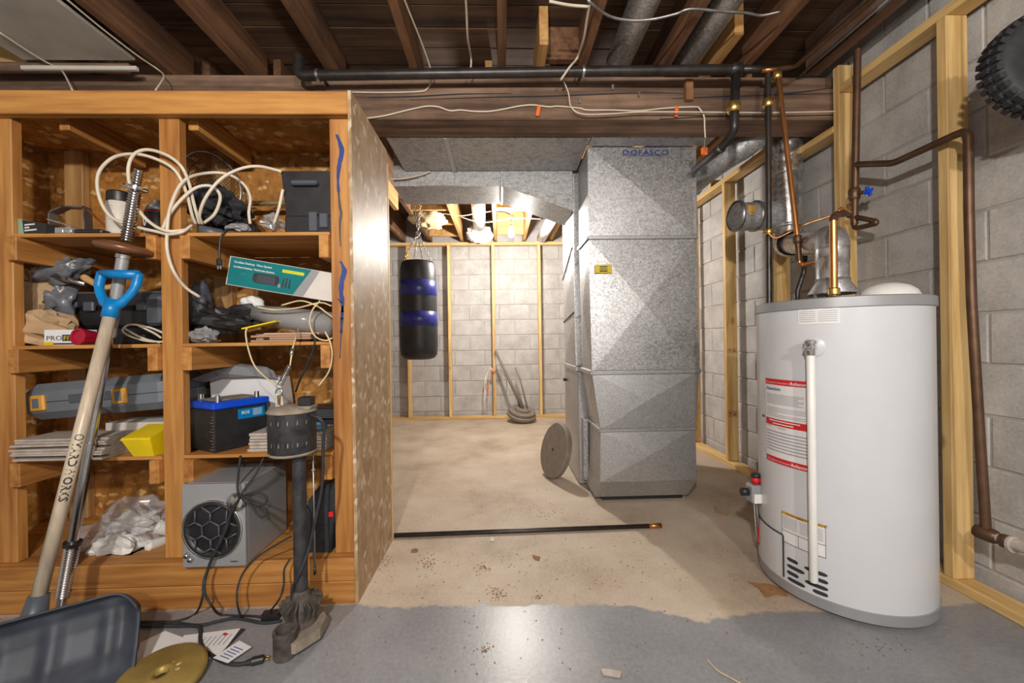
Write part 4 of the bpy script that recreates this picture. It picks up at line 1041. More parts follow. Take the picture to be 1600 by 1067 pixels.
# --- top left bay
t = thing('small_carton', 'mint green and black carton at the end of the top shelf', 'carton', (-1.78, 1.72, S1))
Mx = Matrix.Translation((PY(62, 350, 1.64).x, 1.652, S1)) @ Matrix.Rotation(R(-14), 4, 'Z')
MB().loft([[(-0.09, -0.04, 0), (0.09, -0.04, 0), (0.09, 0.04, 0), (-0.09, 0.04, 0)], [(-0.09, -0.04, 0.072), (0.09, -0.04, 0.036), (0.09, 0.04, 0.036), (-0.09, 0.04, 0.072)]]).xf(Mx).build('box', MT['black'], t)
MB().loft([[(-0.092, -0.042, 0.001), (-0.03, -0.042, 0.001), (-0.03, 0.042, 0.001), (-0.092, 0.042, 0.001)], [(-0.092, -0.042, 0.074), (-0.04, -0.042, 0.0635), (-0.04, 0.042, 0.0635), (-0.092, 0.042, 0.074)]]).xf(Mx).build('label', plain('mint_print', (0.30, 0.47, 0.36), 0.5), t)
for z, x1 in ((0.036, 0.03), (0.025, 0.0), (0.014, 0.04)):
    MB().box(-0.025, x1, -0.0412, -0.0402, z, z + 0.006).xf(Mx).build('print', MT['paper'], t)
t = thing('metal_bracket', 'grey steel folding bracket frame on the top shelf', 'bracket', PY(110, 358, 1.76))
b = strip(MB(), [PY(83, 357, 1.76), PY(83, 333, 1.76), PY(104, 324, 1.76), PY(136, 325, 1.76), PY(138, 357, 1.76)], 0.035, 0.006); b.build('frame', MT['steel'], t)
strip(MB(), [PY(138, 328, 1.75), PY(166, 356, 1.72)], 0.008, 0.006).build('rod', MT['copper'], t)
strip(MB(), [PY(84, 345, 1.73), PY(120, 356, 1.73)], 0.05, 0.004).build('plate', MT['galv_old'], t)
t = thing('hardware_pack', 'tiny clear pack with two metal studs on the top shelf', 'hardware', PY(104, 359, 1.66))
p = PY(104, 359, 1.62)
MB().bbox(p.x - 0.03, p.x + 0.03, 1.602, 1.645, S1, S1 + 0.026, 0.004).build('pack', MT['film'], t)
for dx in (-0.016, 0.016): MB().lathe([(0.008, 0.001), (0.005, 0.006), (0.005, 0.018), (0.007, 0.022)], (p.x + dx, 1.622, S1), n=12).build('stud', MT['chrome'], t, True)
p = PY(143, 358, 1.62)
tag(MB().bbox(p.x - 0.055, p.x + 0.055, 1.602, 1.645, S1, S1 + 0.018, 0.005).build('putty_knife_handle', MT['black']), 'flat black tool handle lying beside the spray bottle', 'tool')
t = thing('spray_bottle', 'white canister with black cap and blue base on the top shelf', 'bottle', (PY(184, 360, 1.68).x, 1.69, S1))
c = Vector((PY(184, 360, 1.68).x, 1.69, S1))
MB().lathe([(0.040, 0.012), (0.042, 0.016), (0.042, 0.145), (0.039, 0.15)], c, n=32).build('body', plain('aged_white', (0.66, 0.61, 0.53), 0.45), t, True, angle=40)
MB().lathe([(0.041, 0.0), (0.0425, 0.002), (0.0425, 0.014), (0.04, 0.016)], c, n=32).build('base', MT['royal'], t, True, angle=40)
MB().lathe([(0.0405, 0.151), (0.041, 0.153), (0.040, 0.188), (0.034, 0.194), (0.0, 0.195)], c, n=32).build('cap', MT['black'], t, True, angle=40)
b = MB()
for i in range(6): MB.add(b, [c + Vector((0.0424*math.sin(a), -0.0424*math.cos(a), 0.125 - 0.011*i + dz)) for a in (-0.7, -0.35, 0.0, 0.2) for dz in (0, 0.002)], [(2*k, 2*k+2, 2*k+3, 2*k+1) for k in range(3)])
b.build('print', MT['inkgrey'], t)
t = thing('aerosol_can', 'black and silver aerosol can tucked beside the middle post', 'can', (PY(239, 360, 1.74).x, 1.76, S1))
c = Vector((PY(239, 360, 1.74).x, 1.76, S1))
MB().lathe([(0.040, 0.0), (0.042, 0.003), (0.042, 0.13), (0.040, 0.134)], c, n=32).build('body', MT['black'], t, True, angle=40)
MB().lathe([(0.040, 0.135), (0.033, 0.155), (0.018, 0.168), (0.012, 0.17), (0.012, 0.185), (0.0, 0.187)], c, n=32).build('dome', MT['silver'], t, True)
MB().lathe([(0.0423, 0.126), (0.0426, 0.127), (0.0423, 0.13)], c, n=32, cap=False).build('red_band', MT['red'], t, True)
text('DEGREASER', 0.018, None, MT['paper'], t, 'lettering', 'CENTER', bend=lambda v: c + Vector((0.0428*math.sin(v.x/0.0428 - 0.5), -0.0428*math.cos(v.x/0.0428 - 0.5), 0.035 + v.y)))
b = MB(); b.tube([c + Vector((0.0425*math.sin(a), -0.0425*math.cos(a), 0.085 + 0.02*math.cos(k))) for k, a in [(i*0.5, -0.9 + 0.07*i) for i in range(12)]], 0.002, 5); b.build('emblem', MT['paper'], t)
# --- white cable coil over the middle post
b = MB(); cy_ = 1.578
def lay_c(pts, Y=cy_, r_=0.0062): b.tube(curve([PY(x, y, Y if len(q) == 0 else q[0]) for x, y, *q in pts], 6), r_, 8)
lay_c([(312, 464, 1.66), (290, 449, 1.62), (272, 425), (262, 395), (261, 366), (266, 325), (286, 284), (320, 271, 1.66), (355, 272, 1.7), (380, 287, 1.7), (391, 308, 1.7), (389, 332, 1.7), (391, 350, 1.7)])
lay_c([(300, 352, 1.62), (285, 362), (265, 366), (245, 362), (215, 355), (178, 342), (160, 320), (152, 290), (157, 265), (180, 245), (215, 241), (250, 251), (275, 268), (291, 300, 1.6), (300, 335, 1.64), (306, 350, 1.66)])
lay_c([(312, 350, 1.66), (303, 318, 1.63), (296, 288, 1.6), (284, 261), (262, 243), (232, 234), (211, 240), (201, 260), (203, 290), (215, 325), (235, 348), (262, 361), (300, 358, 1.62)], 1.57)
lay_c([(440, 268, 1.655), (405, 260, 1.65), (375, 264, 1.63), (345, 280, 1.61), (322, 308, 1.6), (312, 335, 1.62), (316, 350, 1.65)])
lay_c([(252, 363), (268, 330), (300, 297, 1.6), (325, 290, 1.62), (340, 298, 1.63), (344, 312, 1.64), (335, 335, 1.65), (318, 349, 1.66)], 1.585)
lay_c([(442, 296, 1.655), (436, 325, 1.66), (428, 350, 1.67)])
tag(b.build('cable_coil', MT['cream'], None, True), 'loose coil of white cable looped over the middle post', 'cable')
# --- top right bay
tag(MB().blob(PY(340, 326, 1.80), (0.16, 0.11, 0.085), 0.45, 2, 18, 2.0, Matrix.Rotation(R(24), 3, 'Y'), S1 + 0.002).build('black_jacket', MT['cloth']), 'bunched black cloth jacket on the upper shelf under the cable loops', 'cloth')
c = PY(322, 356, 1.66); d = Vector((-0.8, -0.6, 0.05)).normalized()
tag(MB().lathe([(0.018, -0.05), (0.021, -0.048), (0.021, 0.03), (0.016, 0.03), (0.015, -0.03)], (c.x, 1.67, S1 + 0.022), d, 20).build('hose_end', MT['dgrey'], None, True), 'short grey hose end lying on the upper shelf', 'hose')
t = thing('tool_case', 'upright black plastic case with moulded handle on the upper shelf', 'case', PY(480, 358, 1.68))
l0, l1, l2 = PY(448, 358, 1.67).x, PY(440, 268, 1.67).x, PY(521, 300, 1.67).x
zt = PY(470, 268, 1.67).z
zm = S1 + 0.085
MB().loft([[(l0, 1.67, zm), (l2, 1.67, zm), (l2, 1.92, zm), (l0, 1.92, zm)], [(l1, 1.665, zt), (l2, 1.665, zt), (l2, 1.92, zt), (l1, 1.92, zt)]]).build('lid', MT['black'], t)
MB().bbox(l0 - 0.002, l2, 1.655, 1.92, S1, zm - 0.001, 0.006).build('body', MT['black'], t)
h0, h1 = PY(457, 287, 1.66), PY(498, 287, 1.66)
MB().bbox(h0.x, h1.x, 1.640, 1.666, h0.z - 0.010, h0.z + 0.010, 0.006).build('handle', MT['dgrey'], t)
q0, q1 = PY(482, 340, 1.65), PY(512, 340, 1.65)
MB().bbox(q0.x, (q0.x + q1.x)/2 - 0.004, 1.646, 1.656, S1 + 0.015, zm + 0.012, 0.004).build('latch', MT['dgrey'], t)
MB().bbox((q0.x + q1.x)/2 + 0.004, q1.x, 1.646, 1.656, S1 + 0.03, zm + 0.006, 0.004).build('latch', MT['dgrey'], t)
t = thing('racket', 'stringed racket head with a worn frame behind the cable loops', 'racket', PY(335, 330, 1.97))
RC, ra, rb = PY(330, 285, 1.96), 0.17, 0.12
e1_, e2_ = Vector((0.62, 0.0, -0.78)), Vector((0.78, 0.0, 0.62))
MB().tube([RC + e1_*ra*math.cos(a) + e2_*rb*math.sin(a) for a in [k*2*math.pi/36 for k in range(36)]], 0.006, 7, closed=True).build('frame', MT['steel'], t, True)
b = MB()
for k in range(-9, 10):
    f_ = k/10; w2 = math.sqrt(1 - f_*f_)
    b.tube([RC + e1_*ra*f_ - e2_*rb*w2, RC + e1_*ra*f_ + e2_*rb*w2], 0.0011, 4); b.tube([RC + e2_*rb*f_ - e1_*ra*w2, RC + e2_*rb*f_ + e1_*ra*w2], 0.0011, 4)
sg = b.build('strings', MT['brown_pipe'], t); sg['kind'] = 'stuff'
MB().tube([RC + e1_*ra, RC + e1_*(ra + 0.04)], 0.009, 8).build('throat', MT['black'], t, True)
tag(MB().tube([PY(385, 318, 1.93), PY(448, 317, 1.93)], 0.012, 12).build('dowel', plain('olive_wood', (0.20, 0.14, 0.06), 0.6), None, True), 'olive brown dowel behind the black tool case', 'rod')
tag(MB().blob(PY(427, 347, 1.72), (0.045, 0.04, 0.03), 0.7, 6, 10, flat=S1 + 0.001).build('crumpled_wrap', MT['film2']), 'crumpled clear wrap beside the black tool case', 'wrap')
tag(MB().blob(PY(372, 356, 1.66), (0.05, 0.03, 0.017), 0.4, 9, 8, flat=S1 + 0.001).build('grey_rag', MT['silver']), 'small pale grey rag at the front of the upper shelf', 'rag')
t = thing('extension_lead', 'black cord with plug dangling off the upper shelf front', 'cord', PY(350, 364, 1.60))
MB().tube(curve([PY(366, 358, 1.63), PY(352, 361, 1.592), PY(345, 372, 1.585), PY(343, 390, 1.585), PY(343, 405, 1.585)]), 0.004, 7).build('wire', MT['black'], t, True)
pp = PY(342.5, 410, 1.585)
MB().bbox(pp.x - 0.009, pp.x + 0.009, 1.577, 1.593, pp.z - 0.012, pp.z + 0.014, 0.003).build('plug', MT['black'], t)
for dx in (-0.005, 0.005): MB().box(pp.x + dx - 0.001, pp.x + dx + 0.001, 1.582, 1.588, pp.z - 0.026, pp.z - 0.012).build('prong', MT['chrome'], t)
# --- second shelf, left bay
def bag(name, label, c, rad, mat, amp, seed, n=11, cat='bag', M=None, flat=S2 + 0.001, smooth=False, fr=1.8):
    return tag(MB().blob(c, rad, amp, seed, n, fr, M, flat).build(name, MT[mat], None, smooth), label, cat)
bag('paper_bag', 'crumpled brown paper bag standing at the back of the shelf', PY(47, 466, 1.80), (0.15, 0.08, 0.135), 'kraft', 0.4, 11, 12)
bag('paper_bag', 'flattened brown paper bag at the front of the shelf', PY(60, 512, 1.71), (0.19, 0.085, 0.078), 'kraft', 0.45, 21, 12, M=Matrix.Rotation(R(3), 3, 'Y'))
bag('plastic_bag', 'grey plastic bag draped on top of the brown paper bag', PY(96, 424, 1.77), (0.12, 0.06, 0.055), 'poly_grey', 0.38, 31, 16, smooth=True, M=Matrix.Rotation(R(-18), 3, 'Y'), flat=None, fr=2.2)
bag('plastic_bag', 'grey plastic bag stuffed behind the fastener box', PY(97, 468, 1.80), (0.065, 0.055, 0.085), 'poly_grey', 0.5, 33, 16, smooth=True)
t = thing('fastener_box', 'small white and yellow fastener box at the shelf front', 'box', PY(95, 533, 1.63))
f0, f1 = PY(69, 533, 1.62).x, PY(124, 533, 1.62).x; zt = PY(95, 515, 1.62).z
MB().bbox(f0, f1, 1.62, 1.69, S2, zt, 0.001).build('box', MT['paper'], t)
MB().box(f0, f0 + 0.036, 1.6185, 1.6198, S2 + 0.001, S2 + 0.014).build('yellow_patch', MT['yellow'], t)
MB().box(f0 + 0.037, f1, 1.6185, 1.6198, S2 + 0.003, S2 + 0.009).build('black_stripe', MT['ink'], t)
text('PRO', 0.026, basis((f0 + 0.008, 1.619, S2 + 0.020), (1, 0, 0), (0, 0, 1)), MT['ink'], t, sx=1.25)
MB().box(f0 + 0.071, f0 + 0.118, 1.6185, 1.6196, S2 + 0.0165, S2 + 0.042).build('badge', MT['ink'], t)
text('FIT', 0.024, basis((f0 + 0.075, 1.618, S2 + 0.0205), (1, 0, 0), (0, 0, 1)), MT['yellow'], t, sx=1.25)
c = PY(125, 526, 1.595)
t = thing('red_cap', 'crimson plastic cup on its side at the shelf front', 'cup', (c.x, 1.63, S2))
c = Vector((PY(124, 525, 1.61).x, 1.612, S2 + 0.033)); ax = Vector((-0.1, -1, 0.08)).normalized()
MB().lathe([(0.026, -0.05), (0.033, 0.0), (0.034, 0.008), (0.026, 0.010), (0.024, 0.004), (0.0, 0.003)], c, ax, 10).build('cup', MT['crimson'], t, False)
t = thing('drill_case', 'black plastic tool case lying behind the shovel grip', 'case', PY(190, 500, 1.85))
k0, k1 = PY(120, 480, 1.80).x, PY(262, 480, 1.80).x
zc0, zc1, zc2 = PY(180, 512, 1.80).z, PY(180, 482, 1.80).z, PY(180, 455, 1.80).z
k1 = min(k1, -1.36)
MB().bbox(k0, k1, 1.80, 1.99, zc0, zc1, 0.012).build('lower_shell', MT['black'], t)
MB().bbox(k0 - 0.004, k1, 1.795, 1.99, zc1 + 0.001, zc2, 0.012).build('upper_shell', MT['black'], t)
MB().bbox(k0, k1, 1.79, 1.797, zc2 - 0.012, zc2 - 0.002, 0.003).build('rim', MT['dgrey'], t)
for x in (140, 222):
    q = PY(x, 472, 1.79); MB().bbox(q.x - 0.022, q.x + 0.022, 1.78, 1.797, zc1 - 0.012, zc1 + 0.03, 0.004).build('latch', MT['dgrey'], t)
q = PY(242, 484, 1.77); MB().bbox(q.x - 0.045, q.x + 0.03, 1.765, 1.80, zc0 + 0.004, zc2 - 0.016, 0.014).build('bulge', MT['dgrey'], t)
MB().box(k0 + 0.02, k1 - 0.02, 1.82, 1.98, S2, zc0).build('foot_pad', MT['black'], t)
b = MB()
for pts in (((255, 520), (235, 512), (210, 507), (198, 509), (192, 517), (205, 526), (230, 533), (255, 534)), ((195, 513), (210, 522), (228, 530), (250, 535)), ((215, 508), (240, 520), (252, 528))):
    b.tube(curve([PY(x, y, 1.66) for x, y in pts]), 0.0042, 7)
tag(b.build('cable', MT['cream'], None, True), 'white cable bundle on the shelf beside the middle post', 'cable')
for x, y, s_ in ((205, 528, 0.03), (222, 520, 0.025)):
    p = PY(x, y, 1.72); tag(MB().bbox(p.x - s_, p.x + s_, 1.70, 1.745, S2, S2 + (0.03 if s_ > 0.028 else 0.045), 0.006).build('power_adapter', MT['black']), 'black power adapter block ' + ('lying low under the white cable' if s_ > 0.028 else 'standing behind the white cable'), 'adapter')
t = thing('hand_rake', 'silver tube with wooden handle lying over the bags', 'tool', PY(130, 440, 1.74))
MB().tube([PY(84, 430, 1.74), PY(134, 444, 1.73)], [0.014, 0.010], 12).build('tube', MT['chrome'], t, True)
MB().tube(curve([PY(131, 433, 1.72), PY(150, 444, 1.71), PY(166, 449, 1.71), PY(182, 446, 1.72)]), [0.014 - 0.0002*i for i in range(19)], 10).build('handle', MT['stud_x'], t, True)
# --- second shelf, right bay
t = thing('keyboard_box', 'teal and white computer keyboard box tilted on the clutter', 'box', PY(436, 468, 1.70))
o0 = PY(352.5, 444, 1.66); ex = (PY(516, 471, 1.66) - o0).normalized(); ez = (PY(360, 401, 1.66) - o0); BH = 0.118
ey = Vector((0, 1, 0)); up_ = ey.cross(ex) * -1
if up_.z < 0: up_ = -up_
MK = Matrix((ex, up_, ey)).transposed().to_4x4(); MK.translation = o0 + Vector((0, 0, 0.0))
BLn, BD = 0.505, 0.15
MB().prism([(0, 0), (BLn, 0), (BLn, BH), (0, BH)], MK, BD).build('carton', MT['cardboard'], t)
def face_poly(pts, mat, name, d=0.0008):
    M2 = MK @ Matrix.Translation((0, 0, -d)); b_ = MB(); b_.add([M2 @ Vector((x, y, 0)) for x, y in pts], [tuple(range(len(pts)))]); return b_.build(name, MT[mat], t)
face_poly([(0.004, 0.002), (0.275, 0.002), (0.335, BH - 0.002), (0.004, BH - 0.002)], 'teal', 'teal_print')
face_poly([(0.275, 0.002), (0.318, 0.002), (0.368, BH - 0.002), (0.335, BH - 0.002)], 'silver', 'grey_band')
KT = MK @ Matrix.Translation((0, 0, -0.0014))
for k, (s_, sz) in enumerate((('Cordless Desktop  Wave System', 0.0115), ('Cordless Desktop  Multimedia Systeme', 0.0105))):
    text(s_, sz, KT @ Matrix.Translation((0.02, 0.094 - 0.019*k, 0)), MT['paper'], t, bold=0.0002)
kp = [(0.115 + 0.045*(1 + math.cos(a)), 0.045 + 0.021*math.sin(a)) for a in [i*2*math.pi/20 for i in range(20)]]
kp = [(0.115 + (0.085 if math.cos(a) > 0 else 0) + 0.012*math.cos(a), 0.047 + 0.021*math.sin(a)*(1.0)) for a in [i*2*math.pi/20 for i in range(20)]]
face_poly(kp, 'ink', 'keyboard_picture', 0.0012)
for i in range(4):
    face_poly([(0.122, 0.032 + 0.008*i), (0.195, 0.032 + 0.008*i), (0.195, 0.036 + 0.008*i), (0.122, 0.036 + 0.008*i)], 'dgrey', 'key_row', 0.0016)
for x, h in ((0.225, 0.05), (0.238, 0.055), (0.252, 0.05)): face_poly([(x, 0.025), (x + 0.008, 0.025), (x + 0.006, 0.022 + h*0.8), (x + 0.001, 0.022 + h*0.8)], 'ink', 'speaker_picture', 0.0012)
face_poly([(0.21, 0.022), (0.219, 0.022), (0.219, 0.036), (0.21, 0.036)], 'silver', 'mouse_picture', 0.0012)
face_poly([(0.218, 0.086), (0.308, 0.086), (0.308, 0.099), (0.218, 0.099)], 'lime', 'lime_strip', 0.0012)
for i in range(6): face_poly([(0.223 + 0.014*i, 0.0885), (0.232 + 0.014*i, 0.0885), (0.232 + 0.014*i, 0.0965), (0.223 + 0.014*i, 0.0965)], 'yellow', 'icon', 0.0016)
text('logitech', 0.014, KT @ Matrix.Translation((0.452, 0.028, 0)), MT['ink'], t)
b = MB(); b.tube([KT @ Vector((0.464 + 0.009*math.cos(a), 0.05 + 0.007*math.sin(a), 0)) for a in [0.6 + i*0.5 for i in range(10)]], 0.0018, 5); b.build('logo_mark', MT['teal'], t)
bag('grey_bag', 'dark grey bundle stuffed against the middle post', PY(311, 478, 1.80), (0.05, 0.06, 0.10), 'dgrey', 0.45, 41, 14, smooth=True)
bag('work_glove', 'white work glove poking out under the keyboard box', PY(394, 474, 1.76), (0.05, 0.035, 0.035), 'white', 0.35, 45, 14, cat='glove', flat=None, smooth=True)
bag('wrapped_bundle', 'black plastic wrapped bundle lying under the keyboard box', PY(360, 500, 1.72), (0.16, 0.07, 0.058), 'black', 0.55, 51, 16, cat='bundle', M=Matrix.Rotation(R(-3), 3, 'Y'), flat=S2 + 0.03)
sr = thing('screen_roll', 'dark mesh screen roll in clear wrap on the shelf', 'roll', PY(460, 520, 1.70))
MB().tube([PY(402, 489, 1.71), PY(440, 496, 1.70), PY(522, 508, 1.69)], [0.03, 0.042, 0.05], 18).build('mesh_roll', plain('dark_mesh', (0.07, 0.075, 0.06), 0.45, 0, 0.5, 120, 0.5, 300), sr, True)
MB().tube([PY(400, 489, 1.71), PY(440, 496, 1.70), PY(523, 508, 1.69)], [0.033, 0.046, 0.054], 18).build('wrap', MT['film'], sr, True)
tag(MB().obox(PY(410, 508, 1.655), (0.14, 0.05, 0.006), Matrix.Rotation(R(-12), 3, 'Y')).build('yellow_strip', MT['yellow']), 'bright yellow plastic strip wedged above the cedar shims', 'strip')
for i in range(12):
    x0 = 388 + rnd.uniform(0, 40); x1 = x0 + rnd.uniform(60, 95); lv = i // 3; y0_ = 1.615 + 0.05*(i % 3)
    a_, b_ = PY(x0, 530, y0_).x, min(-0.715, PY(x1, 530, y0_).x); z = S2 + 0.0005 + lv*0.0095
    sh = tag(MB().bbox(a_, b_, y0_, y0_ + 0.045, z, z + 0.0085, 0.001).build('cedar_shim', MT['shim']), 'cedar shim in the ' + ('bottom', 'second', 'third', 'top')[lv] + ' layer of the pile, ' + ('flush with the shelf edge', 'between two other shims', 'farthest from the shelf edge')[i % 3], 'shim', 'cedar shims on the second shelf')
b = thing('hardware_bag', 'clear bag of loose metal hardware beside the middle post', 'bag', PY(312, 533, 1.66))
MB().blob(PY(318, 524, 1.67), (0.055, 0.04, 0.03), 0.5, 61, 12, flat=S2 + 0.001).build('film', MT['film2'], b)
for i in range(16):
    p = PY(300 + rnd.uniform(0, 42), 524, 1.67 + rnd.uniform(-0.03, 0.03)); p.z = S2 + 0.006 + rnd.uniform(0, 0.012); d = Vector((rnd.uniform(-1, 1), rnd.uniform(-1, 1), rnd.uniform(-0.3, 0.3))).normalized()
    MB().cyl(p - d*0.008, p + d*0.008, 0.004, n=7).build('fitting', MT[rnd.choice(('chrome', 'brass', 'steel'))], b)
for i, (lab, pts) in enumerate((('tan wire arching under the keyboard box to the screen roll', ((402, 480), (430, 484), (465, 481), (500, 473), (518, 478))),
        ('tan wire crossing over the screen roll end', ((440, 477), (470, 470), (495, 478), (512, 490), (520, 496))),
        ('tan wire looping off the shelf front past the end post', ((500, 470), (488, 485), (484, 505), (492, 525), (508, 532), (519, 528))),
        ('tan wire hanging from the shelf toward the white carton', ((386, 512), (384, 522), (388, 545), (397, 570), (412, 587), (432, 602))),
        ('tan wire hanging down beside the end post', ((508, 518), (516, 535), (519, 555), (514, 580), (498, 603))))):
    cable(lab, [PY(x, y, 1.615 if i < 2 else 1.588) for x, y in pts], 0.0032, 'insul')
cable('thin dark cord draped down behind the pump spring', [PY(x, y, 1.60) for x, y in ((494, 520), (490, 545), (480, 570), (468, 595), (462, 612))], 0.004, 'black')
# --- third shelf, left bay
t = thing('grey_tool_case', 'grey moulded tool case with orange latches', 'case', PY(140, 660, 1.80))
Mt = Matrix.Translation(PY(30, 660, 1.69)) @ Matrix.Rotation(R(-4.2), 4, 'Y')
def lobe(x0, x1, z0, z1, nm):
    c_ = 0.035; pr = [(x0 + c_, 0.0), (x1 - c_, 0.0), (x1, 0.03), (x1, 0.22), (x0, 0.22), (x0, 0.03)]
    pr2 = [(x0 + c_*1.6, 0.03), (x1 - c_*1.6, 0.03), (x1 - 0.02, 0.055), (x1 - 0.02, 0.20), (x0 + 0.02, 0.20), (x0 + 0.02, 0.055)]
    zm_ = z0 + (z1 - z0)*(0.45 if nm == 'lower' else 0.55)
    A = [(x, y, z0) for x, y in pr2] if nm == 'lower' else [(x, y, z0) for x, y in pr]
    Bm = [(x, y, zm_) for x, y in pr]
    Cc = [(x, y, z1) for x, y in pr] if nm == 'lower' else [(x, y, z1) for x, y in pr2]
    return MB().loft([A, Bm, Cc]).xf(Mt).build(nm + '_shell', MT['mgrey'], t)
LN = 0.60
for x0, x1 in ((0.0, 0.30), (0.302, LN)):
    lobe(x0, x1, 0.0, 0.072, 'lower'); lobe(x0, x1, 0.0745, 0.15, 'upper')
MB().box(0.01, LN - 0.01, 0.012, 0.2, 0.071, 0.0755).xf(Mt).build('seam', MT['black'], t)
MB().bbox(0.20, 0.40, -0.004, 0.03, 0.055, 0.10, 0.008).xf(Mt).build('carry_handle', MT['dgrey'], t)
for x in (0.085, 0.415):
    la = MB().bbox(x - 0.03, x + 0.03, -0.012, 0.004, 0.04, 0.105, 0.005).xf(Mt).build('latch', MT['orange'], t)
    MB().bbox(x - 0.014, x + 0.014, -0.0135, -0.011, 0.052, 0.092, 0.001).xf(Mt).build('latch_inset', MT['mgrey'], la)
c0_, c1_ = PY(165, 690, 1.73).x, PY(262, 690, 1.73).x
t = thing('white_carton', 'white cardboard carton under the grey tool case', 'carton', (c0_, 1.8, S3))
zz = PY(210, 660, 1.73).z
MB().bbox(c0_, min(c1_, -1.335), 1.73, 1.95, S3 + 0.03, zz, 0.001).build('box', MT['cardboard'], t)
MB().bbox(c0_ + 0.01, min(c1_, -1.335) - 0.01, 1.75, 1.94, S3, S3 + 0.03, 0.001).build('base', MT['cardboard'], t)
t = thing('yellow_tray', 'bright yellow plastic bin at the shelf edge beside the middle post', 'bin', PY(222, 712, 1.6))
y0_, y1_ = 1.583, 1.66
xl, xr = PY(187, 684, y0_).x, -1.372
zt, zl = PY(215, 684, y0_).z, PY(215, 688, y0_).z
MB().loft([[(xl + 0.035, y0_ + 0.018, S3), (xr, y0_ + 0.018, S3), (xr, y1_, S3), (xl + 0.035, y1_, S3)], [(xl + 0.004, y0_ + 0.002, zl), (xr, y0_ + 0.002, zl), (xr, y1_ + 0.03, zl + 0.03), (xl + 0.004, y1_ + 0.03, zl + 0.03)]]).build('bin', MT['yellow'], t)
MB().loft([[(xl, y0_, zl), (xr, y0_, zl), (xr, y1_ + 0.034, zl + 0.03), (xl, y1_ + 0.034, zl + 0.03)], [(xl + 0.004, y0_ + 0.003, zl + 0.009), (xr, y0_ + 0.003, zl + 0.009), (xr, y1_ + 0.034, zl + 0.042), (xl + 0.012, y1_ + 0.034, zl + 0.042)]]).build('lip', MT['yellow'], t)
for i in range(9):
    rank = ('lowest', 'second lowest', 'third lowest', 'fourth lowest', 'middle', 'fourth highest', 'third highest', 'second highest', 'topmost')[i]
    L_ = rnd.uniform(0.36, 0.42); x0 = -1.898 + rnd.uniform(0, 0.03); y0_ = 1.562 + rnd.uniform(0, 0.03) if i % 3 else 1.565; z = S3 + 0.0005 + i*0.0088
    y0_ = max(y0_, 1.56); dx = rnd.uniform(-0.01, 0.02)
    tag(MB().prism([(x0, y0_), (min(x0 + L_, -1.535), y0_ + dx), (min(x0 + L_, -1.535), y0_ + 0.15), (x0, y0_ + 0.15)], Matrix.Translation((0, 0, z)), 0.0075).build('laminate_plank', MT['tilew']), 'thin pale laminate plank, ' + rank + ' of the stack under the grey tool case', 'plank', 'laminate planks on the third shelf')
# --- third shelf, right bay
cb = PY(335, 711, 1.615); cb.z = S3
d1 = Vector((0.48, 0.877, 0)); d2 = Vector((-0.877, 0.48, 0))
t = thing('car_battery', 'black car battery with blue lid and label', 'battery', cb)
MBt = Matrix((d1, d2, Vector((0, 0, 1)))).transposed().to_4x4(); MBt.translation = cb
bl, bw_, bh = 0.215, 0.19, 0.172
MB().bbox(0, bl, 0, bw_, 0, bh, 0.004).xf(MBt).build('case', MT['black'], t)
lid = MB().bbox(-0.006, bl + 0.006, -0.006, bw_ + 0.006, bh + 0.0005, bh + 0.03, 0.005).xf(MBt).build('lid', MT['royal'], t)
MB().bbox(0.02, bl - 0.02, 0.03, bw_ - 0.03, bh + 0.03, bh + 0.036, 0.003).xf(MBt).build('lid_top', MT['dust'], lid)
for x, y in ((0.03, 0.03), (bl - 0.03, 0.03), (0.03, bw_ - 0.03)): MB().lathe([(0.011, 0), (0.009, 0.024)], MBt @ Vector((x, y, bh + 0.031)), n=14).build('terminal', MT['chrome'], t, True, angle=40)
lb = MB().bbox(0.09, 0.20, -0.0015, 0.0, bh - 0.052, bh - 0.010, 0.0005).xf(MBt).build('label', MT['blue'], t)
text('BOS', 0.018, MBt @ basis((0.103, -0.0022, bh - 0.032), (1, 0, 0), (0, 0, 1)), MT['paper'], lb, bold=0.0003)
for k in range(5): MB().box(0.15, 0.188, -0.0022, -0.0016, bh - 0.018 - 0.006*k, bh - 0.016 - 0.006*k).xf(MBt).build('print_line', MT['paper'], lb)
b = MB()
for k in range(12): b.box(-0.0012, -0.0002, 0.004, 0.016 if k % 3 else 0.03, 0.012 + 0.012*k, 0.0132 + 0.012*k)
b.xf(MBt).build('level_marks', MT['inkgrey'], t)
def poly_at(pts, Y): return [(p.x, p.z) for p in [PY(x, y, Y) for x, y in pts]]
t = thing('torn_carton', 'torn white carton with grey flap behind the battery', 'carton', (PY(370, 620, 1.90).x, 1.92, S3))
MY = lambda Y: Matrix(((1, 0, 0, 0), (0, 0, 1, Y), (0, 1, 0, 0), (0, 0, 0, 1)))
zb_ = S3
pl = poly_at([(322, 596), (345, 590), (432, 590), (438, 632)], 1.88) + [(PY(430, 640, 1.88).x, zb_), (PY(326, 640, 1.88).x, zb_)]
MB().prism(pl, MY(1.905), 0.09).build('box', MT['paper'], t)
MB().add([PY(298, 593, 1.80), PY(330, 581, 1.82), PY(376, 568, 1.84), PY(416, 573, 1.86), PY(428, 580, 1.86), PY(433, 591, 1.875), PY(400, 588, 1.872), PY(345, 590, 1.872), PY(320, 597, 1.86)], [(0, 1, 7, 8), (1, 2, 6, 7), (2, 3, 4, 5, 6)]).build('flap', MT['silver'], t, solid=0.003)
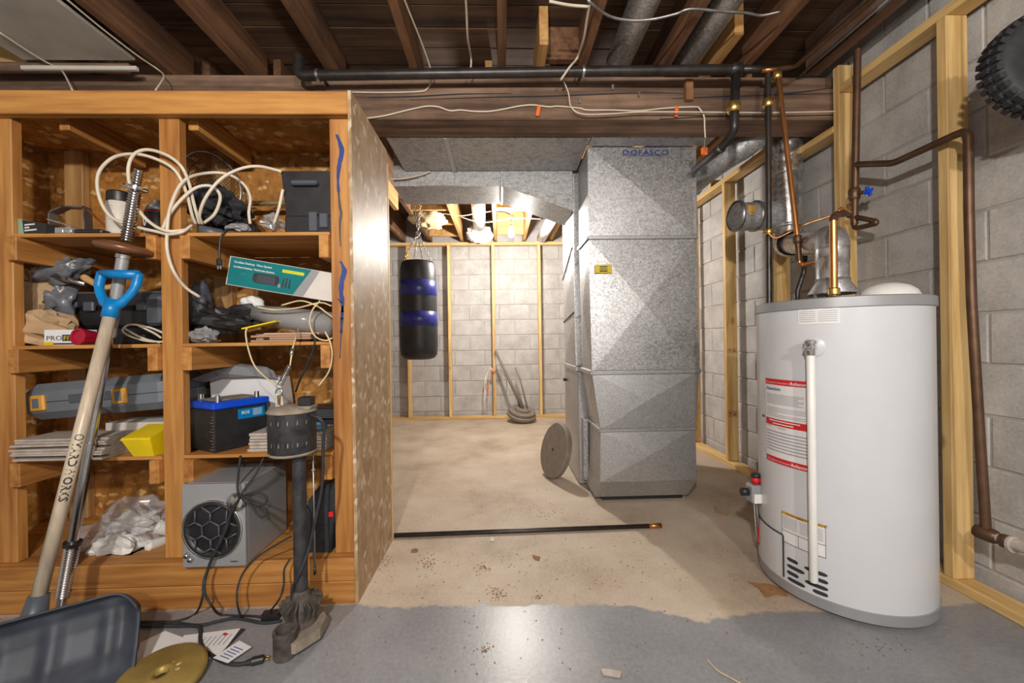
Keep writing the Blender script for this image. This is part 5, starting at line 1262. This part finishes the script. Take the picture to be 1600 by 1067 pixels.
for i in range(6):
    dx = rnd.uniform(-0.006, 0.006); x0, x1 = PY(388, 700, 1.63).x + dx, -0.716 + dx*0.2; z = S3 + 0.0005 + i*0.0125
    tag(MB().bbox(x0, x1, 1.625 + rnd.uniform(0, 0.02), 1.84, z, z + 0.0108, 0.0012).build('floor_tile', MT['tilew']), 'pale floor tile, ' + ('lowest', 'second lowest', 'third lowest', 'third highest', 'second highest', 'topmost')[i] + ' of the stack beside the car battery', 'tile', 'floor tiles beside the battery')
zt_ = S3 + 0.0755
t = thing('black_box', 'flat black ribbed case on the stacked tiles', 'case', (-0.84, 1.78, zt_))
x0, x1 = PY(420, 650, 1.74).x, -0.72
MB().bbox(x0, x1, 1.75, 1.90, zt_ + 0.028, zt_ + 0.075, 0.006).build('shell', MT['black'], t)
MB().bbox(x0 + 0.01, x1 - 0.01, 1.77, 1.89, zt_, zt_ + 0.029, 0.004).build('base', MT['black'], t)
for k in range(5): MB().box(x0 + 0.01, x1 - 0.01, 1.7485, 1.7498, zt_ + 0.034 + 0.008*k, zt_ + 0.037 + 0.008*k).build('rib', MT['dgrey'], t)
tag(MB().tube([Vector((-0.86 + 0.115*math.cos(a), 1.685 + 0.06*math.sin(a), zt_ + 0.010)) for a in [i*2*math.pi/28 for i in range(28)]], 0.0095, 9, closed=True).build('blue_hose', plain('slate_blue_hose', (0.09, 0.22, 0.36), 0.45), None, True), 'slate blue hose ring lying on the stacked tiles', 'hose')
c = Vector((PY(312, 625, 1.93).x, 1.947, S3))
tag(MB().lathe([(0.05, 0.0), (0.052, 0.004), (0.052, 0.19), (0.056, 0.192), (0.056, 0.225), (0.054, 0.23), (0.0, 0.228)], c, n=30).build('filter_canister', MT['black'], None, True, angle=40), 'black round canister standing behind the car battery', 'canister')
# --- bottom, left bay
t = thing('plastic_sack', 'clear plastic bag of white rags and pipe fittings', 'bag', PY(190, 872, 1.75))
MB().blob(PY(200, 836, 1.80), (0.20, 0.15, 0.125), 0.5, 71, 18, 1.7, None, S0 + 0.001).build('film', MT['film'], t)
MB().blob(PY(186, 856, 1.70), (0.115, 0.07, 0.055), 0.6, 72, 13, 1.9, Matrix.Rotation(R(6), 3, 'Y'), S0 + 0.002).build('rag', MT['white'], t)
MB().blob(PY(205, 818, 1.85), (0.12, 0.07, 0.04), 0.6, 73, 12, 1.9, None, S0 + 0.002).build('rag', MT['paper'], t)
c = PY(240, 850, 1.70)
for cc, dd, r_ in ((c, Vector((-0.25, -1, 0.2)), 0.021), (c + Vector((0.015, 0.03, 0.055)), Vector((-0.5, -0.6, 0.5)), 0.028), (c + Vector((0.012, -0.01, -0.032)), Vector((0.8, -0.6, 0)), 0.017)):
    MB().lathe([(r_*0.7, 0.004), (r_*0.7, 0.02), (r_, 0.02), (r_, -0.04), (r_*0.85, -0.05)], cc, dd, 20).build('pipe_fitting', MT['white'], t, True, angle=40)
# --- bottom, right bay: speaker
t = thing('subwoofer', 'silver grey subwoofer speaker with round black cone', 'speaker', PY(335, 880, 1.6))
SYf = 1.532
xl, xr = PY(283.5, 820, SYf).x, PY(382.5, 820, SYf).x; zt = PY(335, 757, SYf).z; zb = S0 + 0.001
MB().bbox(xl + 0.002, xr - 0.002, SYf + 0.02, 1.83, zb, zt, 0.004).build('cabinet', MT['silver'], t)
fp_ = MB().bbox(xl, xr, SYf, SYf + 0.019, zb, zt + 0.001, 0.004).build('front_panel', MT['silver'], t)
c = PY(332.5, 827, SYf); fa = (0, -1, 0)
MB().lathe([(0.112, 0.0), (0.113, 0.005), (0.106, 0.008), (0.104, 0.004)], c, fa, 48, cap=False).build('trim_ring', MT['chrome'], t, True)
MB().lathe([(0.106, 0.006), (0.099, 0.012), (0.090, 0.004), (0.086, 0.0005)], c, fa, 48, cap=False).build('surround', MT['black'], t, True)
MB().lathe([(0.09, 0.001), (0.05, 0.003), (0.0, 0.006)], c, fa, 40, cap=False).build('cone', MT['black'], t, True)
g = MB(); hexp = [c + Vector((0.036*math.cos(math.pi/6 + k*math.pi/3), -0.012, 0.036*math.sin(math.pi/6 + k*math.pi/3))) for k in range(6)]
g.tube(hexp, 0.0032, 6, closed=True)
for k in range(6):
    a = math.pi/6 + k*math.pi/3
    g.tube([hexp[k], c + Vector((0.066*math.cos(a), -0.012, 0.066*math.sin(a)))], 0.0032, 6)
    a2, a3 = a - 0.38, a + 0.38
    for q in (a2, a3): g.tube([c + Vector((0.066*math.cos(a), -0.012, 0.066*math.sin(a))), c + Vector((0.095*math.cos(q), -0.008, 0.095*math.sin(q)))], 0.003, 6)
g.build('grille', MT['dgrey'], t, True)
k_ = PY(370, 784, SYf)
MB().lathe([(0.036, 0.0), (0.034, 0.008), (0.024, 0.016), (0.010, 0.020), (0.0, 0.021)], k_, fa, 30).build('volume_knob', MT['chrome'], t, True)
for x, y in ((293, 867), (299, 873)): MB().lathe([(0.010, 0), (0.008, 0.012), (0.0, 0.013)], PY(x, y, SYf), fa, 14).build('small_knob', MT['chrome'], t, True)
q = PY(366, 877, SYf); MB().box(q.x - 0.013, q.x + 0.013, SYf - 0.0008, SYf, q.z - 0.002, q.z + 0.002).build('brand_print', MT['ink'], t)
t = thing('black_bag', 'black fabric bag slumped against the end post', 'bag', PY(500, 872, 1.66))
xa, xb = PY(478, 860, 1.62).x, -0.676
b = MB().loft([[(xa + 0.01, 1.62, S0 + 0.001), (xb - 0.02, 1.615, S0 + 0.001), (xb - 0.02, 1.74, S0 + 0.001), (xa + 0.01, 1.74, S0 + 0.001)],
               [(xa - 0.006, 1.608, S0 + 0.13), (xb, 1.608, S0 + 0.12), (xb, 1.75, S0 + 0.13), (xa, 1.75, S0 + 0.13)],
               [(xa + 0.01, 1.63, S0 + 0.21), (xb, 1.625, S0 + 0.25), (xb, 1.74, S0 + 0.26), (xa + 0.01, 1.73, S0 + 0.22)],
               [(xa + 0.03, 1.66, S0 + 0.245), (xb, 1.65, S0 + 0.285), (xb, 1.70, S0 + 0.285), (xa + 0.03, 1.70, S0 + 0.245)]])
b.build('body', MT['cloth'], t)
MB().tube(curve([PY(478, 790, 1.60), PY(484, 805, 1.6), PY(483, 830, 1.6), PY(480, 850, 1.6)]), 0.005, 6).build('strap', MT['black'], t, True)
MB().bbox(xb - 0.022, xb - 0.003, 1.600, 1.606, S0 + 0.15, S0 + 0.17, 0.001).build('logo_patch', MT['red'], t)

# ================================================================== tools leaning on the unit
sh = thing('snow_shovel', 'snow shovel with dark grey blade, wooden handle and blue grip', 'shovel', (-1.4, 1.15, 0))
yw = R(33); ex = Vector((math.cos(yw), math.sin(yw), 0)); n0 = Vector((math.sin(yw), -math.cos(yw), 0))
rt = PY(196, 946, 1.33); HW = 0.31
Ct = Vector((rt.x, rt.y, 0)) - ex*HW*0.86
prof = [(0.25, 0.004), (0.19, 0.010), (0.12, 0.035), (0.06, 0.08), (0.022, 0.135), (0.006, 0.185), (0.014, 0.225), (0.05, 0.246)]
def blade(u_, v_):
    f_ = v_*(len(prof)-1); i = min(int(f_), len(prof)-2); tt = f_ - i
    a_ = prof[i][0]*(1-tt) + prof[i+1][0]*tt; z = prof[i][1]*(1-tt) + prof[i+1][1]*tt
    s_ = (u_ - 0.5)*2
    lip = max(0, abs(s_) - 0.82)/0.18
    rd_ = 0.016*max(0, math.cos(s_*math.pi*5 + 0.6))**2*math.sin(math.pi*min(1, max(0, (v_ - 0.22)/0.6)))
    drop = max(0, abs(s_) - 0.75)**2*1.6*max(0, v_ - 0.55)
    return Ct + ex*s_*HW + n0*(a_ + lip**2*0.05*min(1, v_*2.5) + rd_) + Vector((0, 0, max(0.003, z - drop)))
MB().grid(blade, 60, 40).build('blade', MT['blade'], sh, True, solid=0.006)
g0 = Ct + ex*0.055 + Vector((0, 0, 0.19)) - n0*0.04; g1 = PY(172, 492, 1.46)
dh = (g1 - g0).normalized()
MB().tube([g0 - dh*0.08, g0 - dh*0.02, g0 + dh*0.07], [0.03, 0.034, 0.024], 14).build('socket', MT['dgrey'], sh, True)
hd = MB().tube([g0 + dh*0.05, g1 + dh*0.02], 0.0185, 18).build('handle', MT['handle'], sh, True)
hu, hv = frame_to(dh)
fr_ = (Vector((0, 0, EYE)) - (g0 + g1)/2); fr_ = (fr_ - dh*fr_.dot(dh)).normalized(); sd = dh.cross(fr_).normalized()
if sd.z > 0: down = -1
def yard(v): 
    along = v.x; ac = (v.y - 0.011)/0.0188
    base = g0.lerp(g1, 0.545) - dh*along
    return base + (fr_*math.cos(ac) + sd*math.sin(ac))*0.0189
text('YARDWORKS', 0.030, None, MT['ink'], hd, 'lettering', bend=yard, bold=0.0009)
dm = [g0.lerp(g1, 0.56) + (fr_*math.cos(0.55*math.cos(a)) + sd*math.sin(0.55*math.cos(a)))*0.019 + dh*0.009*math.sin(a) for a in [k*math.pi/4 for k in range(8)]]
MB().tube(dm, 0.0014, 5, closed=True).build('emblem', MT['ink'], hd)
gr = MB()
topc = g1 + dh*0.155; hwg = 0.066
sdv = Vector((1, 0, 0)) - dh*dh.x; sdv.normalize()
A_, B_ = topc - sdv*hwg, topc + sdv*hwg
gr.tube([A_, B_], 0.0165, 14)
for s_ in (A_, B_):
    gr.tube(curve([s_ + dh*0.004, s_ - dh*0.05 + (topc - s_)*0.03, s_ - dh*0.098 + (topc - s_)*0.42, g1 + dh*0.024]), [0.0155]*6 + [0.014]*7 + [0.017]*6, 12)
gr.tube([g1 + dh*0.055, g1 - dh*0.01], [0.024, 0.0235], 16); gr.build('grip', MT['blue'], sh, True)

bb = thing('barbell', 'chrome barbell with one brown disc leaning on the shelves', 'barbell', PZ(94, 958, 0))
p0 = PZ(94, 958, 0.004); p1 = PY(217, 266, 1.547); d = (p1 - p0).normalized(); LB = (p1 - p0).length
def along(y):   # distance along the bar for a picture height
    lo, hi = 0.0, 1.0
    for _ in range(40):
        mid = (lo+hi)/2; q = p0.lerp(p1, mid) - Vector((0, 0, EYE)); yy = 533.5 - F_PX*q.dot(_u)/q.dot(_fw)
        if yy > y: lo = mid
        else: hi = mid
    return lo*LB
def barseg(y0, y1, r0, r1, name, mat, n=18): MB().cyl(p0 + d*along(y0), p0 + d*along(y1), r0, r1, n).build(name, MT[mat], bb, True, angle=40)
def threads(ya, yb, r_, name):
    a, c_ = along(ya), along(yb); n = int((c_ - a)/0.0095); MB().lathe([(r_ - (0.0042 if i % 2 else 0), a + (c_ - a)*i/(2*n)) for i in range(2*n+1)], p0, d, 18).build(name, MT['chrome'], bb, True, angle=25)
barseg(957, 930, 0.016, 0.016, 'end', 'chrome'); threads(930, 852, 0.0235, 'threaded_end'); barseg(852, 846, 0.027, 0.027, 'stop_ring', 'iron')
barseg(846, 690, 0.0165, 0.0165, 'lower_shaft', 'chrome'); barseg(690, 524, 0.0145, 0.0145, 'shaft', 'chrome'); barseg(526, 402, 0.0195, 0.0195, 'sleeve', 'silver'); barseg(404, 398, 0.024, 0.024, 'stop_ring', 'chrome')
MB().lathe([(0.02, 0), (0.075, 0.004), (0.088, 0.014), (0.086, 0.026), (0.06, 0.036), (0.02, 0.04)], p0 + d*along(396), d, 40).build('disc', MT['bronze'], bb, True)
threads(376, 300, 0.0205, 'threaded_sleeve'); threads(300, 266, 0.0155, 'threaded_tip')
cc = p0 + d*along(294); u, v = frame_to(d); st = MB().cyl(cc - d*0.006, cc + d*0.006, 0.024, n=18)
for k in range(6):
    a = k*math.pi/3; rr = u*math.cos(a) + v*math.sin(a); st.cyl(cc + rr*0.018, cc + rr*0.036, 0.008, 0.006, 8)
st.build('star_collar', MT['chrome'], bb, True, angle=40)

# ================================================================== pump
PYd = 1.40
pc = PY(468, 760, PYd); px_, py_ = pc.x, PYd
pu = thing('sump_pump', 'dusty black pedestal sump pump standing in front of the shelves', 'pump', (px_, py_, 0))
zm0, zm1 = PY(456, 704, PYd).z, PY(456, 644, PYd).z
mx = PY(457, 680, PYd).x
housing = MB().lathe([(0.071, zm0), (0.0755, zm0 + 0.006), (0.0755, zm1), (0.07, zm1 + 0.002)], (mx, py_, 0), n=40).build('motor_housing', MT['pumpblk'], pu, True, angle=40)
for zz, hh, cols in ((zm0 + 0.108, 0.009, range(-7, 6)), (zm0 + 0.035, 0.009, range(-7, 6))):
    for k in cols:
        a = k*0.19 + 0.1; rr = 0.0759; b = MB()
        b.add([(mx + rr*math.sin(a + e), py_ - rr*math.cos(a + e), zz + h_) for e, h_ in ((-0.045, -hh), (0.045, -hh), (0.045, hh), (-0.045, hh))], [(0, 1, 2, 3)]); b.build('vent_hole', MT['ink'], housing)
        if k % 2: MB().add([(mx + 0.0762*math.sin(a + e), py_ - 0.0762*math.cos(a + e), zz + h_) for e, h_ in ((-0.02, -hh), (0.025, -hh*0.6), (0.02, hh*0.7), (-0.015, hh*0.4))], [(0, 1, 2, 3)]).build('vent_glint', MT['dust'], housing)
MB().lathe([(0.078, zm1 + 0.002), (0.080, zm1 + 0.006), (0.074, zm1 + 0.014), (0.04, zm1 + 0.024), (0.0, zm1 + 0.026)], (mx, py_, 0), n=40).build('motor_cap', MT['dust'], pu, True)
MB().lathe([(0.04, zm0 - 0.014), (0.074, zm0 - 0.008), (0.077, zm0)], (mx, py_, 0), n=40).build('motor_base', MT['dust'], pu, True)
sx_, sz_ = PY(480, 640, PYd).x, zm1 + 0.012
MB().bbox(sx_ - 0.03, sx_ + 0.024, py_ - 0.03, py_ + 0.03, sz_, sz_ + 0.012, 0.003).build('switch_plate', MT['dust'], pu)
MB().bbox(sx_ - 0.022, sx_ + 0.02, py_ - 0.024, py_ + 0.02, sz_ + 0.012, sz_ + 0.042, 0.003).build('switch_box', MT['black'], pu)
zc = 0.155
MB().cyl((px_, py_, zc), (px_, py_, zm0 - 0.008), 0.0225, n=20).build('column', MT['pumpblk'], pu, True, angle=40)
b = MB()
for k in range(18):
    a = k*2*math.pi/18; mm = Matrix.Rotation(a, 3, 'Z') @ Matrix.Rotation(R(20), 3, 'Y')
    b.obox(Vector((px_, py_, zc - 0.045)) + Matrix.Rotation(a, 3, 'Z') @ Vector((0.042, 0, 0)), (0.04, 0.005, 0.05), mm)
b.build('cooling_fins', MT['grime'], pu)
MB().lathe([(0.05, zc - 0.1), (0.04, zc - 0.06), (0.028, zc), (0.024, zc + 0.012)], (px_, py_, 0), n=24).build('column_foot', MT['grime'], pu, True, angle=40)
q1, q2, q3, q4 = PZ(430, 1006, 0.03), PZ(447, 985, 0.03), PZ(508, 962, 0.03), PZ(512, 978, 0.03)
base_p = [(q.x, q.y) for q in (PZ(436, 1018, 0.03), PZ(462, 1016, 0.03), PZ(500, 992, 0.03), PZ(511, 972, 0.03), PZ(503, 958, 0.03), PZ(470, 958, 0.03), PZ(442, 980, 0.03))]
MB().prism(base_p, Matrix.Translation((0, 0, 0.018)), 0.034).build('volute', MT['dust'], pu)
for x, y in ((438, 1022), (508, 975)): p = PZ(x, y, 0.0); MB().cyl((p.x, p.y, 0), (p.x, p.y, 0.03), 0.01, n=10).build('foot', MT['dust'], pu, True, angle=40)
p = PZ(446, 1024, 0.0)
MB().lathe([(0.034, 0.0), (0.036, 0.004), (0.035, 0.075), (0.037, 0.078), (0.037, 0.086), (0.028, 0.087), (0.027, 0.03), (0.0, 0.029)], (p.x, p.y, 0), n=28).build('discharge_port', MT['grime'], pu, True, angle=40)
fx_ = PY(490, 760, PYd + 0.03)
MB().cyl((fx_.x, PYd + 0.03, PY(490, 905, PYd).z), (fx_.x, PYd + 0.03, zm0 + 0.01), 0.0032, n=8).build('float_rod', MT['steel'], pu, True)
MB().lathe([(0.004, 0), (0.008, 0.004), (0.004, 0.008)], (fx_.x, PYd + 0.03, PY(490, 740, PYd).z), n=10).build('rod_stop', MT['dust'], pu, True)
MB().cyl((fx_.x, PYd + 0.03, PY(490, 905, PYd).z), (fx_.x, PYd + 0.03, PY(490, 893, PYd).z), 0.0048, n=8).build('rod_tip', MT['iron'], pu, True)
# spring hook from the shelf to the pump
t = thing('spring_hook', 'steel spring and clip on a cord tied to the pump top', 'hook', PY(437, 636, 1.43))
s0, s1 = PY(453, 572, 1.47), PY(437, 602, 1.44)
MB().tube([PY(466, 514, 1.585), PY(457, 545, 1.5), s0], 0.0028, 6).build('cord', MT['insul'], t, True)
MB().tube([PY(457, 545, 1.5), PY(455, 555, 1.49)], 0.0065, 8).build('ferrule', MT['steel'], t, True)
u, v = frame_to(s1 - s0); n = 120
MB().tube([s0.lerp(s1, i/n) + (u*math.cos(i*0.62) + v*math.sin(i*0.62))*0.0085 for i in range(n+1)], 0.0019, 5).build('spring', MT['chrome'], t, True)
rc = PY(436, 613, 1.435)
MB().tube([rc + Vector((0.011*math.cos(a), 0, 0.014*math.sin(a))) for a in [k*math.pi/6 for k in range(12)]], 0.0028, 6, closed=True).build('ring', MT['chrome'], t, True)
MB().tube([PY(436, 618, 1.435), PY(436, 632, 1.42), Vector((PY(436, 636, 1.41).x, 1.41, zm1 + 0.012))], [0.006, 0.0045, 0.006], 9).build('clip', MT['brass'], t, True)

# ================================================================== cords, papers, plate on the floor
def fl_(x, y, z=0.006): return PZ(x, y, z)
t = thing('speaker_cord', 'black speaker cords tumbling off the subwoofer to the floor', 'cord', fl_(320, 960, 0))
YS = 1.50
def sp(x, y, Y=YS): return PY(x, y, Y)
for pts, r_ in (([sp(376, 712, 1.57), sp(373, 735, 1.54), sp(371, 760), sp(373, 778), sp(366, 790), sp(358, 805), sp(354, 825), sp(345, 845), sp(332, 870), sp(324, 890), sp(318, 910, 1.49)] + [sp(316, 935, 1.47), fl_(306, 958), fl_(285, 968), fl_(250, 974), fl_(213, 977)], 0.0042),
                ([sp(412, 715, 1.56), sp(400, 740, 1.54), sp(385, 760, 1.51), sp(375, 777), sp(362, 800), sp(350, 830), sp(335, 865), sp(322, 900), sp(320, 925, 1.47), sp(330, 945, 1.45), fl_(345, 960), fl_(385, 962), fl_(418, 964)], 0.0042),
                ([sp(372, 776), sp(395, 770), sp(412, 773), sp(417, 782), sp(408, 790), sp(385, 781), sp(376, 776)], 0.0038),
                ([sp(376, 776), sp(392, 790), sp(405, 806), sp(415, 806), sp(414, 796), sp(400, 784), sp(380, 774)], 0.0038),
                ([sp(455, 838, 1.53), sp(430, 852, 1.52), sp(400, 872, 1.5), sp(380, 895, 1.49), sp(371, 920, 1.47), sp(371, 945, 1.45), fl_(377, 966)], 0.0036),
                ([sp(453, 873, 1.52), sp(444, 890, 1.5), sp(443, 915, 1.48), sp(435, 938, 1.45), fl_(418, 958), fl_(404, 965)], 0.0036)):
    MB().tube(curve(pts), r_, 7).build('wire', MT['rubber'], t, True)
t = thing('pump_cord', 'thick black pump cord with a three pin plug and paper tag', 'cord', fl_(330, 990, 0))
MB().tube(curve([PY(486, 648, PYd - 0.02), PY(500, 655, PYd - 0.03), PY(506, 670, PYd - 0.02), PY(505, 700, PYd - 0.01), PY(503, 760, PYd), PY(490, 825, PYd), PY(480, 865, PYd - 0.01), PY(466, 900, PYd - 0.03), PY(457, 920, PYd - 0.02), PY(456, 945, PYd), fl_(448, 958), fl_(434, 962)]), 0.0055, 8).build('lead', MT['rubber'], t, True)
p = fl_(424, 962, 0.014)
MB().obox(p, (0.06, 0.03, 0.028), Matrix.Rotation(R(6), 3, 'Z')).build('piggyback_plug', MT['black'], t)
MB().tube(curve([fl_(440, 970), fl_(410, 973), fl_(370, 966), fl_(340, 971), fl_(310, 977), fl_(270, 973), fl_(235, 972), fl_(205, 972)]), 0.0055, 8).build('lead', MT['rubber'], t, True)
MB().tube(curve([fl_(205, 977), fl_(260, 978), fl_(306, 978), fl_(313, 984), fl_(313, 1000), fl_(318, 1014), fl_(332, 1025), fl_(352, 1035), fl_(370, 1038), fl_(386, 1036)]), 0.006, 8).build('lead', MT['rubber'], t, True)
pa, pb_ = fl_(384, 1036, 0.013), fl_(412, 1029, 0.013)
MB().tube([pa, pa.lerp(pb_, 0.3), pa.lerp(pb_, 0.35), pb_], [0.008, 0.010, 0.013, 0.012], 10).build('plug', MT['black'], t, True, angle=40)
dd = (pb_ - pa).normalized(); pn = Vector((-dd.y, dd.x, 0))
for s_ in (-0.006, 0.006): MB().tube([pb_ + pn*s_, pb_ + pn*s_ + dd*0.018], 0.0018, 6).build('prong', MT['brass'], t, True)
def sheet(pts, z, name, mat, parent, t_=0.0012):
    P_ = [PZ(x, y, z) for x, y in pts]; return MB().prism([(p.x, p.y) for p in P_], Matrix.Translation((0, 0, z)), t_).build(name, MT[mat], parent)
sheet([(333, 1028), (374, 1001), (393, 1011), (356, 1036)], 0.013, 'paper_tag', 'paper', t)
for i in range(5):
    f_ = 0.18 + 0.13*i; a_ = Vector((333 + 41*f_, 1028 - 27*f_, 0)); b_ = a_ + Vector((17, 7, 0)); q = [(a_.x + 3, a_.y + 1.5), (a_.x + 4.5, a_.y + 0.5), (b_.x + 1.5, b_.y - 1), (b_.x, b_.y)]
    sheet(q, 0.0146, 'tag_print', 'inkblue', t, 0.0003)
pg = thing('blank_sheet', 'plain white paper sheet on the floor under the gold plate', 'paper', fl_(245, 1015, 0))
sheet([(206, 1046), (220, 1004), (258, 986), (302, 1002), (284, 1040)], 0.0005, 'sheet', 'paper', pg)
pg = thing('manual_page', 'printed manual page with a red mark on the floor', 'paper', fl_(320, 1010, 0))
sheet([(283, 1006), (287, 993), (376, 982), (364, 1000), (338, 1028), (276, 1034)], 0.002, 'sheet', 'paper', pg)
sheet([(376, 982), (384, 983), (356, 1011), (352, 1014)], 0.002, 'black_edge', 'ink', pg)
sheet([(347, 991), (352, 988), (358, 991), (350, 993)], 0.0035, 'red_mark', 'red', pg, 0.0003)
for i in range(7):
    x = 300 + 8*i; sheet([(x, 1012 - i), (x + 14, 996 - i), (x + 15, 996.6 - i), (x + 1.2, 1012.8 - i)], 0.0035, 'print_line', 'inkgrey', pg, 0.0003)
gc = PZ(252, 1052, 0.035); gax = Vector((0.05, -0.10, 1)).normalized()
gp_ = thing('weight_plate', 'gold painted weight plate lying on the floor papers', 'weight plate', (gc.x, gc.y, 0.004))
c = Vector((gc.x, gc.y, 0.012)); RG = 0.112
MB().lathe([(0.017, 0.004), (RG*0.9, 0.0), (RG, 0.006), (RG, 0.022), (RG*0.9, 0.031), (RG*0.3, 0.027), (0.03, 0.03), (0.017, 0.029), (0.016, 0.004)], c, gax, 48, cap=False).build('plate', MT['gold'], gp_, True)
MB().lathe([(0.0158, 0.0), (0.0158, 0.012)], c, gax, 16).build('hole', MT['ink'], gp_, True)
for k in range(5):
    a = 0.3 + k*0.55; MB().blob(c + gax*0.029 + Vector((0.042*math.cos(a), 0.042*math.sin(a), 0)), (0.009, 0.006, 0.0022), 0.4, k, 6, M=Matrix.Rotation(a, 3, 'Z')).build('worn_mark', plain('worn_gold%d' % k, (0.60, 0.47, 0.22), 0.4, 0.4), gp_, True)

# ================================================================== litter on the floor
def chip(pts, label, cat, mat, z=0.001, th=0.004, name='scrap'):
    P_ = [PZ(x, y, z) for x, y in pts]
    return tag(MB().prism([(p.x, p.y) for p in P_], Matrix.Translation((0, 0, z)), th).build(name, MT[mat]), label, cat)
chip([(938, 1046), (942, 1055), (969, 1059), (972, 1051), (952, 1047)], 'curled tan wood chip on the grey painted floor', 'wood chip', 'tilew', name='wood_chip')
chip([(1116, 790), (1117, 803), (1136, 806), (1139, 799), (1122, 796)], 'tan cardboard scrap between the plenum and the water heater', 'scrap', 'kraft', name='cardboard_scrap')
chip([(1168, 909), (1185, 912), (1202, 913), (1228, 921), (1231, 933), (1212, 930), (1196, 934), (1186, 920)], 'dry brown leaf by the foot of the water heater', 'leaf', 'leaf', th=0.003, name='dry_leaf')
chip([(765, 845), (768, 839), (774, 843), (771, 847)], 'pale wood scrap just in front of the black rod', 'scrap', 'cardboard', name='wood_scrap')
chip([(832, 868), (844, 871), (842, 876), (834, 873)], 'small brown wood chip on the bare floor past the paint edge', 'wood chip', 'leaf', name='wood_chip')
cable('long dry straw on the grey painted floor', [PZ(x, y, 0.003) for x, y in ((1105, 1031), (1122, 1048), (1140, 1058), (1160, 1069))], 0.0018, 'insul', 'straw', name='straw')
tag(MB().blob(PZ(648, 860, 0.004), (0.018, 0.014, 0.008), 0.6, 5, 7, flat=0.0).build('dirt_clod', MT['leaf']), 'dark brown dirt clod near the end of the side panel', 'dirt')
b = MB()
for cx_, cy__, n_, sx_, sy_ in ((668, 878, 60, 18, 12), (755, 888, 34, 10, 7), (776, 926, 46, 13, 9), (842, 933, 14, 6, 4), (762, 1013, 18, 10, 6), (600, 880, 36, 16, 20), (860, 800, 30, 40, 10), (800, 900, 90, 190, 50), (1000, 860, 50, 120, 60), (800, 1000, 50, 260, 50), (1350, 1010, 30, 90, 20), (790, 780, 40, 150, 40)):
    for _ in range(n_):
        p = PZ(cx_ + rnd.gauss(0, 0.6)*sx_, cy__ + rnd.gauss(0, 0.6)*sy_, 0.0012); a = rnd.uniform(0, 3.14); L_ = rnd.uniform(0.002, 0.007)
        b.obox(p, (L_, rnd.uniform(0.001, 0.003), 0.0022), Matrix.Rotation(a, 3, 'Z'))
o = b.build('floor_litter', MT['leaf']); o['label'] = 'scattered brown wood crumbs and grit on the concrete floor'; o['category'] = 'litter'; o['kind'] = 'stuff'
